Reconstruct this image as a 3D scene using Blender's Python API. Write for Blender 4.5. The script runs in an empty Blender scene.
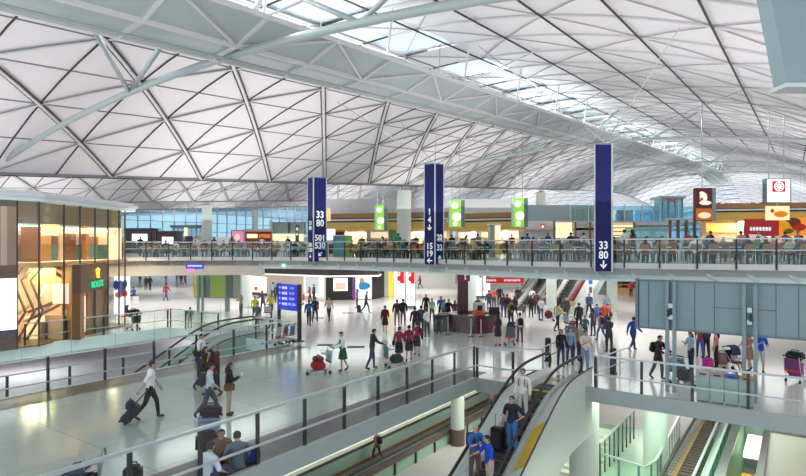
import bpy, bmesh, math, random
from mathutils import Vector, Matrix
random.seed(7)
R = math.radians
FOC, CX, HY, CAMZ = 560.0, 403.0, 247.0, 5.1
# ---------------- camera, sky, lights, exposure ----------------
scn = bpy.context.scene
cam_d = bpy.data.cameras.new('camera'); cam = bpy.data.objects.new('camera', cam_d)
scn.collection.objects.link(cam); scn.camera = cam
cam.location = (0, 0, CAMZ); cam.rotation_euler = (R(90), 0, 0)
cam_d.sensor_width = 36; cam_d.lens = 36*FOC/806; cam_d.shift_y = (HY-238)/806
cam_d.clip_start = .1; cam_d.clip_end = 900
wd = bpy.data.worlds.new('sky'); scn.world = wd; wd.use_nodes = True
wn = wd.node_tree.nodes; wl = wd.node_tree.links
bg = wn['Background']; bg.inputs[1].default_value = 1.3
tc = wn.new('ShaderNodeTexCoord'); sx = wn.new('ShaderNodeSeparateXYZ'); cr = wn.new('ShaderNodeValToRGB')
cr.color_ramp.elements[0].color = (.74, .80, .84, 1); cr.color_ramp.elements[0].position = .0
cr.color_ramp.elements[1].color = (.62, .80, 1, 1); cr.color_ramp.elements[1].position = .35
wl.new(tc.outputs['Generated'], sx.inputs[0]); wl.new(sx.outputs[2], cr.inputs[0]); wl.new(cr.outputs[0], bg.inputs[0])
vs = scn.view_settings; vs.view_transform = 'Standard'; vs.look = 'None'; vs.gamma = 1; vs.exposure = .35; vs.use_curve_mapping = False

AX = R(35.1); SU, CU = math.sin(AX), math.cos(AX)
def uv(u, v): return (SU*u+CU*v, CU*u-SU*v)
def uvz(u, v, z): return (SU*u+CU*v, CU*u-SU*v, z)
def G(px, py, z=0.0):
    Y = FOC*(CAMZ-z)/(py-HY); return ((px-CX)/FOC*Y, Y)
def P(px, Y): return (px-CX)/FOC*Y

def lamp(name, loc, size, power, color=(1, 1, 1), rot=(0, 0, 0), sy=None):
    d = bpy.data.lights.new(name, 'AREA'); d.energy = power; d.color = color; d.size = size
    if sy: d.shape = 'RECTANGLE'; d.size_y = sy
    o = bpy.data.objects.new(name, d); scn.collection.objects.link(o); o.location = loc; o.rotation_euler = rot
    return o
# daylight falling in through the long crown skylights of the vaults
def zval(u):
    z = 7.97+.074*u
    if u > 115: z -= .0016*(u-115)**2
    return z
for Dc in (14.6, 50.6, 86.6, -21.4):
    for u in (6, 34, 62, 90, 118):
        x, y = uv(u, -Dc)
        lamp('skylight_daylight', (x, y, zval(u)+4.75), 2.8, 1500, (1, .985, .97), (0, 0, -AX), 26)
# broad up-facing fill lights, added unseen in mid-air to brighten the white vaults
for D in (-14, 4, 24, 42, 62, 86, 110):
    for u in (2, 24, 48, 76, 110, 150):
        x, y = uv(u, -D)
        lamp('vault_fill_light', (x, y, zval(u)-2.6), 15, 620, (1, .975, .985), (R(180), 0, AX), 16)
# lamps inside the glass pavilion
for x, y, z, pw in ((-19.9, 30.3, 3.95, 150), (-19.3, 33.2, 3.95, 150), (-19.0, 36.0, 3.95, 120), (-19.9, 30.3, 7.3, 150), (-19.3, 33.2, 7.3, 150), (-19.0, 36.0, 7.3, 120)):
    lamp('pavilion_lamp', (x, y, z), 1.2, pw, (1, .86, .66))
# downlights in the soffit under the mezzanine and over the lower level
for px, Y in ((150, 50), (230, 62), (330, 46), (420, 50), (500, 42), (560, 60), (640, 34), (420, 64), (610, 48), (760, 36), (240, 48), (150, 66)):
    lamp('soffit_downlight', (P(px, Y), Y, 3.7), 8, 380, (1, .97, .94))
for u, v, pw, c in ((16, -2, 200, (.85, 1, .8)), (30, -14, 420, (.95, 1, .85)), (44, -8, 420, (.95, 1, .85)), (10, -22, 300, (1, 1, .95)), (40, -40, 500, (1, 1, 1)), (24, -6, 260, (.8, 1, .8)), (31, -1.5, 150, (.8, 1, .85)), (24, 4, 130, (1, .96, .94)), (27, -3.2, 160, (.7, 1, .75))):
    x, y = uv(u, v); lamp('lower_hall_downlight', (x, y, -.75), 4, pw, c)

for u, v in ((14, -29), (26, -30), (16, -42), (32, -44), (44, -34)):
    x, y = uv(u, v); lamp('left_lower_level_downlight', (x, y, -.9), 4, 210, (1, .96, 1))
# ---------------- materials ----------------
def nd(m, t): return m.node_tree.nodes.new(t)
def lk(m, a, b): m.node_tree.links.new(a, b)
MATS = {}
def mat(name, col, rough=.5, metal=0, emit=0, noise=0, nscale=8, bump=0, spec=.5, alpha=None):
    if name in MATS: return MATS[name]
    m = bpy.data.materials.new(name); m.use_nodes = True; MATS[name] = m
    b = m.node_tree.nodes['Principled BSDF']; c = tuple(col)+(1,)
    b.inputs['Base Color'].default_value = c; b.inputs['Roughness'].default_value = rough
    b.inputs['Metallic'].default_value = metal; b.inputs['Specular IOR Level'].default_value = spec
    if emit:
        b.inputs['Emission Color'].default_value = c; b.inputs['Emission Strength'].default_value = emit
    m.diffuse_color = c
    t = nd(m, 'ShaderNodeTexCoord')
    if noise or bump:
        n = nd(m, 'ShaderNodeTexNoise'); n.inputs['Scale'].default_value = nscale; lk(m, t.outputs['Object'], n.inputs['Vector'])
        n.inputs['Detail'].default_value = 4
        if noise:
            mx = nd(m, 'ShaderNodeMix'); mx.data_type = 'RGBA'
            mx.inputs[6].default_value = tuple(x*(1-noise) for x in col)+(1,); mx.inputs[7].default_value = tuple(min(1, x*(1+noise)) for x in col)+(1,)
            lk(m, n.outputs[0], mx.inputs[0]); lk(m, mx.outputs[2], b.inputs['Base Color'])
        if bump:
            bp = nd(m, 'ShaderNodeBump'); bp.inputs['Strength'].default_value = bump; lk(m, n.outputs[0], bp.inputs['Height']); lk(m, bp.outputs[0], b.inputs['Normal'])
    return m
def cm(r, g, b, rough=.7, **k):      # fabric-like colour material, sRGB 0-255
    f = lambda x: (x/255)**2.2
    return mat('paint_%d_%d_%d_%d%s' % (r, g, b, int(rough*100), 'e' if k.get('emit') else ''), (f(r), f(g), f(b)), rough, noise=.12 if not k.get('emit') else 0, nscale=30, **k)
def glass(name, col, gloss=.06, opac=0.0):
    m = bpy.data.materials.new(name); m.use_nodes = True; MATS[name] = m
    m.node_tree.nodes.clear(); out = nd(m, 'ShaderNodeOutputMaterial')
    tr = nd(m, 'ShaderNodeBsdfTransparent'); tr.inputs[0].default_value = tuple(col)+(1,)
    gl = nd(m, 'ShaderNodeBsdfGlossy'); gl.inputs['Roughness'].default_value = .02; gl.inputs[0].default_value = (.9, .95, .95, 1)
    mx = nd(m, 'ShaderNodeMixShader'); fr = nd(m, 'ShaderNodeFresnel'); fr.inputs[0].default_value = 1.4
    mt = nd(m, 'ShaderNodeMath'); mt.operation = 'ADD'; mt.inputs[1].default_value = gloss-.03; mt.use_clamp = True
    ge = nd(m, 'ShaderNodeNewGeometry'); iv = nd(m, 'ShaderNodeMath'); iv.operation = 'SUBTRACT'; iv.inputs[0].default_value = 1; ml = nd(m, 'ShaderNodeMath'); ml.operation = 'MULTIPLY'
    lk(m, ge.outputs['Backfacing'], iv.inputs[1]); lk(m, mt.outputs[0], ml.inputs[0]); lk(m, iv.outputs[0], ml.inputs[1])
    lk(m, fr.outputs[0], mt.inputs[0]); lk(m, ml.outputs[0], mx.inputs[0]); lk(m, tr.outputs[0], mx.inputs[1]); lk(m, gl.outputs[0], mx.inputs[2])
    last = mx
    if opac:
        df = nd(m, 'ShaderNodeBsdfDiffuse'); df.inputs[0].default_value = tuple(col)+(1,)
        m2 = nd(m, 'ShaderNodeMixShader'); m2.inputs[0].default_value = opac
        lk(m, mx.outputs[0], m2.inputs[1]); lk(m, df.outputs[0], m2.inputs[2]); last = m2
    lk(m, last.outputs[0], out.inputs[0]); return m
def tiles(name, c1, c2, grout, size, rough, wid=.012, nz=.06, spec=.5):
    m = mat(name, c1, rough, spec=spec); b = m.node_tree.nodes['Principled BSDF']
    t = nd(m, 'ShaderNodeTexCoord'); mp = nd(m, 'ShaderNodeMapping'); mp.inputs['Rotation'].default_value = (0, 0, AX)
    br = nd(m, 'ShaderNodeTexBrick'); br.offset = 0; br.inputs['Scale'].default_value = 1
    br.inputs['Brick Width'].default_value = size; br.inputs['Row Height'].default_value = size; br.inputs['Mortar Size'].default_value = wid
    br.inputs['Color1'].default_value = tuple(c1)+(1,); br.inputs['Color2'].default_value = tuple(c2)+(1,); br.inputs['Mortar'].default_value = tuple(grout)+(1,)
    n = nd(m, 'ShaderNodeTexNoise'); n.inputs['Scale'].default_value = 25; n.inputs['Detail'].default_value = 6
    mx = nd(m, 'ShaderNodeMix'); mx.data_type = 'RGBA'; mx.blend_type = 'MULTIPLY'; mx.inputs[0].default_value = 1
    rp = nd(m, 'ShaderNodeMapRange'); rp.inputs['To Min'].default_value = 1-nz*2; rp.inputs['To Max'].default_value = 1+nz
    lk(m, t.outputs['Object'], mp.inputs[0]); lk(m, mp.outputs[0], br.inputs['Vector']); lk(m, t.outputs['Object'], n.inputs['Vector'])
    lk(m, n.outputs[0], rp.inputs[0]); lk(m, br.outputs[0], mx.inputs[6]); lk(m, rp.outputs[0], mx.inputs[7]); lk(m, mx.outputs[2], b.inputs['Base Color'])
    return m
M_bridge = tiles('pale green grey terrazzo', (.46, .52, .47), (.49, .55, .50), (.30, .34, .31), 2.4, .13)
M_hall = tiles('white terrazzo', (.76, .75, .73), (.79, .78, .76), (.62, .61, .60), 2.4, .16)
M_low = tiles('beige terrazzo', (.52, .48, .50), (.55, .51, .53), (.42, .39, .40), 1.8, .3)
M_gran = tiles('brown granite', (.10, .075, .075), (.12, .09, .09), (.05, .04, .04), 1.2, .3, nz=.25)
M_carpet = mat('beige speckled carpet', (.42, .36, .34), .9, noise=.3, nscale=60, bump=.3)
M_white = mat('white paint', (.74, .75, .74), .5, noise=.02)
M_cream = mat('cream plaster', (.66, .64, .57), .6, noise=.03)
M_fasc = mat('pale grey steel', (.66, .82, .78), .4, noise=.04)
M_teal = mat('grey teal steel', (.25, .35, .37), .42, noise=.07, nscale=3)
M_teald = mat('dark teal steel', (.15, .23, .25), .4, noise=.07)
M_rail = mat('brushed pale rail', (.55, .62, .64), .3, .4)
M_chrome = mat('chrome', (.6, .62, .63), .2, .9)
M_post = mat('dark bronze steel', (.045, .04, .042), .4, .3)
M_black = mat('black rubber', (.018, .018, .02), .5)
M_dark = mat('dark grey', (.06, .06, .065), .5)
M_wood = mat('brown veneer', (.22, .10, .045), .35, noise=.2, nscale=4)
M_gold = mat('gold panel', (.62, .42, .10), .32, .25, noise=.1, nscale=2)
M_brown = mat('bronze wood panel', (.34, .17, .06), .4, noise=.12, nscale=2)
M_blue = mat('navy sign blue', (.006, .010, .115), .5, noise=.05, spec=.3)
M_bluelit = mat('lit sign blue', (.012, .03, .42), .3, emit=.8)
M_wht = mat('white lettering', (.85, .87, .9), .5, emit=.25)
M_glow = mat('lit white panel', (1, .98, .95), .4, emit=1.0)
M_warm = mat('warm lit panel', (1, .74, .42), .5, emit=.9)
M_warm2 = mat('warm beige wall', (.75, .55, .36), .6, noise=.1)
M_red = mat('sign red', (.62, .015, .02), .4, emit=.35)
M_maroon = mat('maroon laminate', (.085, .015, .025), .3)
M_green = mat('lit sign green', (.22, .55, .05), .4, emit=.7)
M_roof = mat('white metal ceiling panel', (.77, .745, .76), .42, noise=.04, nscale=.25, bump=.04)
M_ribw = mat('white rib paint', (.66, .66, .66), .4)
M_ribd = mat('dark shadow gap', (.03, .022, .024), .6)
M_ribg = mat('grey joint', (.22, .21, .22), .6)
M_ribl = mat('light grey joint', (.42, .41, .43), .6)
M_skypane = glass('frosted skylight pane', (.90, .95, 1), .03, .4)
M_refl = mat('perforated grey reflector', (.46, .53, .53), .4, .1, noise=.08, nscale=1.5)
M_tube = mat('pale grey green tube', (.36, .43, .43), .3, noise=.04)
M_col = mat('column white green', (.60, .66, .60), .4, noise=.03)
M_glass = glass('clear balustrade glass', (.89, .955, .93), .045)
M_mglass = glass('mezzanine balustrade glass', (.78, .95, .93), .05)
M_shopglass = glass('shop front glass', (.95, .93, .88), .05)
M_tglass = glass('teal glass', (.45, .72, .72), .08, .25)
M_sky = glass('blue curtain glass', (.60, .84, .95), .08, .12)
M_frost = glass('frosted balustrade glass', (.55, .68, .64), .06, .55)

# ---------------- mesh helpers ----------------
class MB:
    def __init__(s): s.v = []; s.f = []; s.m = []
    def add(s, vs_, fs, m=0):
        b = len(s.v); s.v += [tuple(p) for p in vs_]; s.f += [tuple(i+b for i in f) for f in fs]; s.m += [m]*len(fs); return s
    def prism(s, poly, z0, z1, m=0):
        a = sum(poly[i][0]*poly[(i+1) % len(poly)][1]-poly[(i+1) % len(poly)][0]*poly[i][1] for i in range(len(poly)))
        if a < 0: poly = poly[::-1]
        n = len(poly); v = [(p[0], p[1], z0) for p in poly]+[(p[0], p[1], z1) for p in poly]
        return s.add(v, [tuple(range(n-1, -1, -1)), tuple(range(n, 2*n))]+[(i, (i+1) % n, n+(i+1) % n, n+i) for i in range(n)], m)
    def box(s, x0, x1, y0, y1, z0, z1, m=0): return s.prism([(x0, y0), (x1, y0), (x1, y1), (x0, y1)], z0, z1, m)
    def ubox(s, u0, u1, v0, v1, z0, z1, m=0): return s.prism([uv(u0, v0), uv(u1, v0), uv(u1, v1), uv(u0, v1)], z0, z1, m)
    def seg(s, a, b, t, z0, z1, m=0):      # wall along a-b, thickness t
        a = Vector(a[:2]); b = Vector(b[:2]); n = (b-a).normalized(); n = Vector((-n.y, n.x))*t/2
        return s.prism([a-n, b-n, b+n, a+n], z0, z1, m)
    def strip(s, pts, w, h, m=0, up=(0, 0, 1), off=0, drop=0):   # rectangular bar along a path
        pts = [Vector(p) for p in pts]; n = len(pts); V = []; up = Vector(up)
        for i, p in enumerate(pts):
            t = (pts[min(i+1, n-1)]-pts[max(i-1, 0)]).normalized(); sd = t.cross(up)
            sd = sd.normalized() if sd.length > 1e-6 else Vector((1, 0, 0)); u2 = sd.cross(t)
            c = p+sd*off-u2*drop
            V += [c-sd*w/2-u2*h/2, c+sd*w/2-u2*h/2, c+sd*w/2+u2*h/2, c-sd*w/2+u2*h/2]
        F = [(3, 2, 1, 0), (4*n-4, 4*n-3, 4*n-2, 4*n-1)]
        for i in range(n-1):
            a = 4*i
            for k in range(4): F.append((a+k, a+(k+1) % 4, a+4+(k+1) % 4, a+4+k))
        return s.add(V, F, m)
    def tube(s, pts, r, n=8, m=0, cap=True):
        pts = [Vector(p) for p in pts]; N = len(pts); rs = r if isinstance(r, (list, tuple)) else [r]*N; V = []
        ref = None
        for i, p in enumerate(pts):
            t = (pts[min(i+1, N-1)]-pts[max(i-1, 0)]).normalized()
            if ref is None or abs(ref.dot(t)) > .95: ref = Vector((0, 0, 1)) if abs(t.z) < .9 else Vector((1, 0, 0))
            a = t.cross(ref).normalized(); b = t.cross(a).normalized()
            for k in range(n):
                q = 2*math.pi*k/n; V.append(p+(a*math.cos(q)+b*math.sin(q))*rs[i])
        F = [(i*n+k, i*n+(k+1) % n, (i+1)*n+(k+1) % n, (i+1)*n+k) for i in range(N-1) for k in range(n)]
        if cap: F += [tuple(range(n-1, -1, -1)), tuple(range((N-1)*n, N*n))]
        return s.add(V, F, m)
    def cyl(s, x, y, z0, z1, r, n=20, m=0, r1=None): return s.tube([(x, y, z0), (x, y, z1)], [r, r if r1 is None else r1], n, m)
    def lathe(s, prof, n=16, m=0, c=(0, 0, 0)):
        return s.tube([(c[0], c[1], c[2]+z) for r, z in prof], [max(r, .001) for r, z in prof], n, m)
    def ball(s, c, r, m=0, n=10, k=6):
        rx, ry, rz = r if isinstance(r, (tuple, list)) else (r, r, r); V = [(c[0], c[1], c[2]-rz)]
        for j in range(1, k):
            a = -math.pi/2+math.pi*j/k
            for i in range(n): q = 2*math.pi*i/n; V.append((c[0]+rx*math.cos(a)*math.cos(q), c[1]+ry*math.cos(a)*math.sin(q), c[2]+rz*math.sin(a)))
        V.append((c[0], c[1], c[2]+rz)); F = [(0, 1+(i+1) % n, 1+i) for i in range(n)]
        for j in range(k-2):
            for i in range(n): a = 1+j*n; F.append((a+i, a+(i+1) % n, a+n+(i+1) % n, a+n+i))
        t = len(V)-1; a = 1+(k-2)*n; F += [(a+i, a+(i+1) % n, t) for i in range(n)]
        return s.add(V, F, m)
    def build(s, name, mats, parent=None, smooth=False, bevel=0, off=None):
        me = bpy.data.meshes.new(name)
        if off is None and parent is not None and 'base' in parent: off = parent['base']
        if off is not None and (off[0] or off[1] or off[2]): s.v = [(p[0]-off[0], p[1]-off[1], p[2]-off[2]) for p in s.v]
        me.from_pydata(s.v, [], s.f)
        if not isinstance(mats, (list, tuple)): mats = [mats]
        for x in mats: me.materials.append(x)
        if len(mats) > 1: me.polygons.foreach_set('material_index', s.m)
        if bevel:
            bm = bmesh.new(); bm.from_mesh(me); bmesh.ops.remove_doubles(bm, verts=bm.verts, dist=1e-5)
            es = [e for e in bm.edges if len(e.link_faces) == 2 and e.calc_face_angle() > .6]
            bmesh.ops.bevel(bm, geom=es, offset=bevel, segments=2, affect='EDGES', clamp_overlap=True); bm.to_mesh(me); bm.free()
        if smooth: me.polygons.foreach_set('use_smooth', [True]*len(me.polygons))
        o = bpy.data.objects.new(name, me); scn.collection.objects.link(o)
        if parent is not None: o.parent = parent
        return o
def tag(o, label, cat, group=None, kind=None):
    o['label'] = label; o['category'] = cat
    if group: o['group'] = group
    if kind: o['kind'] = kind
    return o
def struct(name, mb, m, **k):
    o = mb.build(name, m, **k); o['kind'] = 'structure'; return o
def thing(name, label, cat, loc=(0, 0, 0), rotz=0, group=None, world=False):
    o = bpy.data.objects.new(name, None); scn.collection.objects.link(o); o.empty_display_size = .2
    o.location = loc; o.rotation_euler = (0, 0, rotz)
    if world: o['base'] = list(loc)       # children given in world metres
    return tag(o, label, cat, group)
def dup(root, loc, rotz, label=None, group=None, scale=None):
    r = root.copy(); scn.collection.objects.link(r); r.location = loc; r.rotation_euler = (0, 0, rotz)
    if label: r['label'] = label
    if group: r['group'] = group
    if scale: r.scale = (scale,)*3
    for ch in root.children:
        c = ch.copy(); scn.collection.objects.link(c); c.parent = r
        for g in ch.children: d = g.copy(); scn.collection.objects.link(d); d.parent = c
    return r
def text(s, size, m, parent=None, loc=(0, 0, 0), rot=(R(90), 0, 0), ext=.004, name='lettering', ax='CENTER', sx_=1, bold=0):
    cu = bpy.data.curves.new('lettering', 'FONT'); cu.body = s; cu.size = size; cu.extrude = ext; cu.align_x = ax; cu.align_y = 'CENTER'; cu.resolution_u = 2
    cu.offset = bold; cu.space_line = .85
    t = bpy.data.objects.new('tmp', cu); scn.collection.objects.link(t); bpy.context.view_layer.update()
    me = bpy.data.meshes.new_from_object(t.evaluated_get(bpy.context.evaluated_depsgraph_get())); bpy.data.objects.remove(t)
    me.materials.clear(); me.materials.append(m)
    o = bpy.data.objects.new(name, me); scn.collection.objects.link(o); o.location = loc; o.rotation_euler = rot; o.scale = (sx_, 1, 1)
    if parent is not None: o.parent = parent
    return o

# ---------------- floors, slabs ----------------
UE = 20.6          # edge of the main floor towards the voids
V0, V1, V2 = -10.3, -21.7, -32.5
mb = MB(); mb.prism([uv(UE, 60), uv(UE, -6.4), uv(21.5, -6.4), uv(21.5, -8.4), uv(19.4, -8.4), uv(19.4, V0), uv(UE, V0), uv(UE, -160), uv(140, -160), uv(140, 60)], -.45, 0)
struct('floor', mb, M_hall)
mb = MB(); mb.ubox(-8, UE, V1+1.4, V0-1.5, -.45, 0)
struct('floor', mb, M_bridge)
mb = MB(); mb.ubox(-8, 19.4, V0-1.5, V0, -.45, .002); mb.ubox(-8, UE, V1, V1+1.4, -.45, .002)
mb.ubox(19.4, UE, V0-1.5, V0-.02, 0, .002)
struct('floor', mb, M_gran)
mb = MB(); mb.ubox(-8, UE, V2-60, V2, -.45, 0)
struct('floor', mb, M_hall)
mb = MB(); mb.ubox(-30, 150, -150, 70, -7.4, -7.0)
struct('floor', mb, M_low)
mb = MB(); mb.ubox(-8, 70, -61.5, -24.3, -3.9, -3.5); struct('floor', mb, mat('pale lilac tile', (.66, .62, .66), .3, noise=.04))
# ledge in the left void
mb = MB(); mb.ubox(-8, UE-3, -24.2, -22.6, -1.2, -.9); struct('floor', mb, M_gran)
# slab edges (painted steel fascias)
mb = MB(); mb.ubox(-8, 19.4, V0, V0+.12, -.45, .04); mb.ubox(19.4, 19.52, V0+.12, -8.4, -.5, .02)
mb.ubox(UE-.12, UE, -6.4, 30, -.5, .02)
struct('trim_1', mb, mat('grey green fascia', (.36, .43, .42), .4, noise=.05))
mb = MB(); mb.ubox(-8, UE, V1-.1, V1, -.6, .04); mb.ubox(UE-.1, UE, V2, V1-.1, -.6, .02); mb.ubox(-8, UE-.1, V2, V2+.12, -.75, .05)
struct('trim_2', mb, M_fasc)
# carpeted ramp level low on the right
mb = MB(); mb.ubox(-4, 31, -1.0, 30, -3.9, -3.5); struct('floor', mb, M_carpet)
mb = MB(); mb.ubox(-4, 31, -1.25, -1.0, -4.2, -3.4); struct('trim_3', mb, M_gran)
# walls behind the hall
Yw = 71
mb = MB(); mb.box(-4.6, 19, Yw, Yw+.4, 0, 3.7); struct('wall_back', mb, M_white)
mb = MB(); mb.ubox(-20, 140, -160.4, -160, 0, 5); mb.ubox(140, 140.4, -160, 60, 0, 6); struct('wall_left', mb, M_white)
mb = MB(); mb.ubox(-8, 60, -62, -61.6, -7, -.75); struct('wall_lower', mb, M_cream)

# ---------------- mezzanine slab ----------------
EDGE = [(-34, 33.5), (-24, 36.8), (-19.6, 38.7), (-15.4, 40.3), (-11.2, 40.6), (-7.5, 39.9), (-4, 38.3), (-1.1, 36), (1.6, 33.4), (4.2, 30.4), (6.6, 27.9), (9.1, 26.1), (12.6, 24.2), (16.6, 22.9), (21, 22.0), (27, 21.6)]
ZM = 4.35
def smooth_edge(pts, k=4):
    out = []
    for i in range(len(pts)-1):
        p0, p1, p2, p3 = [Vector(pts[max(0, min(len(pts)-1, j))]) for j in (i-1, i, i+1, i+2)]
        for q in range(k):
            t = q/k; out.append(.5*((2*p1)+(-p0+p2)*t+(2*p0-5*p1+4*p2-p3)*t*t+(-p0+3*p1-3*p2+p3)*t**3))
    out.append(Vector(pts[-1])); return out
ED = smooth_edge(EDGE)
def edge_at_px(px, back=0.0):          # point of the mezzanine edge on a sight line, pushed back from the void
    for a, b in zip(ED, ED[1:]):
        pa, pb = CX+FOC*a.x/a.y, CX+FOC*b.x/b.y
        if pa <= px <= pb and pb > pa:
            t = (px-pa)/(pb-pa); p = a.lerp(b, t); n = (b-a).normalized(); n = Vector((-n.y, n.x))
            return p+n*back, math.atan2((b-a).y, (b-a).x)
    return ED[-1].copy(), 0
def offs(pts, d):
    out = []
    for i, p in enumerate(pts):
        t = (pts[min(i+1, len(pts)-1)]-pts[max(0, i-1)]).normalized(); out.append(p+Vector((-t.y, t.x))*d)
    return out
slab = [tuple(p) for p in ED]+[(60, 30), (70, 125), (-62, 125), (-52, 40)]
def strip_poly(mb, A, B, z0, z1, m=0):
    for i in range(len(A)-1): mb.prism([A[i], A[i+1], B[i+1], B[i]], z0, z1, m)
E1 = offs(ED, .25)
mb = MB(); mb.prism([tuple(p) for p in E1]+[(60, 30), (70, 125), (-62, 125), (-52, 40)], 3.75, ZM)
struct('floor', mb, [mat('mezzanine grey tile', (.40, .42, .42), .3, noise=.06)])
mb = MB(); strip_poly(mb, ED, E1, 4.12, ZM+.02); struct('trim_5', mb, M_white)
# recessed fascia with fins on the right, deep cream fascia on the left
nl = 17
mb = MB(); strip_poly(mb, E1[:nl+1], offs(ED, .6)[:nl+1], 3.05, 4.12); struct('trim_6', mb, M_cream)
mb = MB(); Ea, Eb = offs(ED, -.05), offs(ED, .7)
for i in range(nl, len(ED)-1):      # sloping apron
    a, b, c, d = Ea[i], Ea[i+1], Eb[i+1], Eb[i]
    mb.add([(a.x, a.y, 3.62), (b.x, b.y, 3.62), (c.x, c.y, 4.12), (d.x, d.y, 4.12), (a.x, a.y, 3.54), (b.x, b.y, 3.54), (c.x, c.y, 3.6), (d.x, d.y, 3.6)],
           [(0, 1, 2, 3), (5, 4, 7, 6), (4, 5, 1, 0), (1, 5, 6, 2), (4, 0, 3, 7), (3, 2, 6, 7)])
struct('trim_7', mb, M_fasc)
mb = MB(); acc = 0
for i in range(nl, len(ED)-1):
    a, b = Ea[i], Ea[i+1]; L = (b-a).length; n = (b-a).normalized(); nn = Vector((-n.y, n.x))
    while acc < L:
        p = a+n*acc; q = p+nn*.62+n*-.5
        mb.strip([(p.x, p.y, 3.66), (q.x, q.y, 4.1)], .16, .1)
        acc += 1.55
    acc -= L
struct('trim_8', mb, M_white)

# ---------------- ceiling vaults ----------------
RISE = 5.0
def zc(u, D, Dc): return zval(u)+RISE*(1-((D-Dc)/18)**2)
def S(u, D, Dc, dz=0): x, y = uv(u, -D); return (x, y, zc(u, D, Dc)+dz)
def vault(Dc, u0, u1):
    nu = int((u1-u0)/3); rows = [Dc-18+1.5*k for k in range(25)]
    mb = MB(); V = []
    for j in range(nu+1):
        for D in rows: V.append(S(u0+3*j, D, Dc, 0))
        for D in rows: V.append(S(u0+3*j, D, Dc, .25))
    n = 25; F = []
    for j in range(nu):
        for k in range(n-1):
            if k in (11, 12) and j % 2 == 1: 
                continue
            a = j*2*n+k; F.append((a, a+1, a+1+2*n, a+2*n)); F.append((a+n, a+n+2*n, a+n+1+2*n, a+n+1))
    mb.add(V, F); o = mb.build('ceiling', M_roof, smooth=False); o['kind'] = 'structure'
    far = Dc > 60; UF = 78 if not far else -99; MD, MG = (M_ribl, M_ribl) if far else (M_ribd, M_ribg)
    D3 = [Dc-18+36/13*k for k in range(14)]
    # skylight glazing bars and panes over the slot
    mb = MB()
    for j in range(1, nu, 2): mb.add([S(u0+3*j, Dc-1.5, Dc, .1), S(u0+3*j+3, Dc-1.5, Dc, .1), S(u0+3*j+3, Dc+1.5, Dc, .1), S(u0+3*j, Dc+1.5, Dc, .1)], [(0, 1, 2, 3)])
    mb.build('skylight_pane', M_skypane, o)
    uu = [u0+3*j for j in range(nu+1)]
    g = MB(); d_ = MB(); fl = MB()
    for k, D in enumerate(D3):
        tgt = g if D > Dc else d_
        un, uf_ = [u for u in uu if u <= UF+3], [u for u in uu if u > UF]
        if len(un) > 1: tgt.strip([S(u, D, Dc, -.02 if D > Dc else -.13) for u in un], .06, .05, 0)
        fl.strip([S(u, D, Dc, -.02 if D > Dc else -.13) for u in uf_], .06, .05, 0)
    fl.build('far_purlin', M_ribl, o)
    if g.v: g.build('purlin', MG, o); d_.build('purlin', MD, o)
    w = MB(); k_ = MB(); k2 = MB()
    for u in uu:
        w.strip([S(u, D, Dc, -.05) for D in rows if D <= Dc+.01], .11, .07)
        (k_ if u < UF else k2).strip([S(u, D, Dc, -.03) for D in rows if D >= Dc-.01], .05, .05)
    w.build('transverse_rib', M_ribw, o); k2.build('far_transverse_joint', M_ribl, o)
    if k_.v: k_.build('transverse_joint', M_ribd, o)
    H = MB(); Hd = MB(); Bd = MB(); Tn = MB(); Wb = MB(); Hl = MB()
    k0 = int((u0-60)/6); 
    for kk in range(k0, int((u1+60)/6)+1):
        uf = 22.9+6*kk
        for sgn, target in ((1, 'H'), (-1, 'B')):
            pts = [(uf+sgn*3*(k-13), D) for k, D in enumerate(D3)]
            pts = [p for p in pts if u0 <= p[0] <= u1]
            if len(pts) < 2: continue
            for half in (0, 1):
                seg_ = [p for p in pts if (p[1] >= Dc-.01 if half == 0 else p[1] <= Dc+1.5)]
                if len(seg_) < 2: continue
                fine = []
                for a, b in zip(seg_, seg_[1:]): fine += [a, ((a[0]+b[0])/2, (a[1]+b[1])/2)]
                fine.append(seg_[-1]); path = [S(u, D, Dc, -.05) for u, D in fine]
                if half: Tn.strip(path, .04, .04)
                elif target == 'H':
                    H.strip(path, .13, .12)
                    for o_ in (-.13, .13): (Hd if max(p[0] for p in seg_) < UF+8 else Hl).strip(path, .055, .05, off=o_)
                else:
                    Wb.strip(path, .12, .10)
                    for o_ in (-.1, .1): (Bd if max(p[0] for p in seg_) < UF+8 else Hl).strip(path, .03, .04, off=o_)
    Tn.build('fine_diagonal_joint', M_ribl, o)
    H.build('diagonal_rib', M_ribw, o); Hl.build('far_diagonal_joint', M_ribl, o)
    if Hd.v: Hd.build('diagonal_shadow_gap', M_ribd, o); Bd.build('diagonal_joint', M_ribg, o)
    Wb.build('cross_diagonal_rib', M_ribw, o)
    return o
U_OFF = 22.9-6*6   # nodes align with the rib feet
for Dc, a, b in ((14.6, 4.9-12, 196), (50.6, 4.9-12, 196), (86.6, 4.9-6, 196), (122.6, 4.9, 196), (158.6, 4.9, 196), (-21.4, 4.9-12, 196)):
    vault(Dc, a, b)
# edge beams in the valleys
for D in (32.6, 68.6, 104.6, -3.4):
    mb = MB(); us = [-7+6*k for k in range(34)]
    mb.strip([(uv(u, -D)[0], uv(u, -D)[1], zval(u)-.03) for u in us], .16, .12); struct('trim_9', mb, M_ribg)

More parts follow.
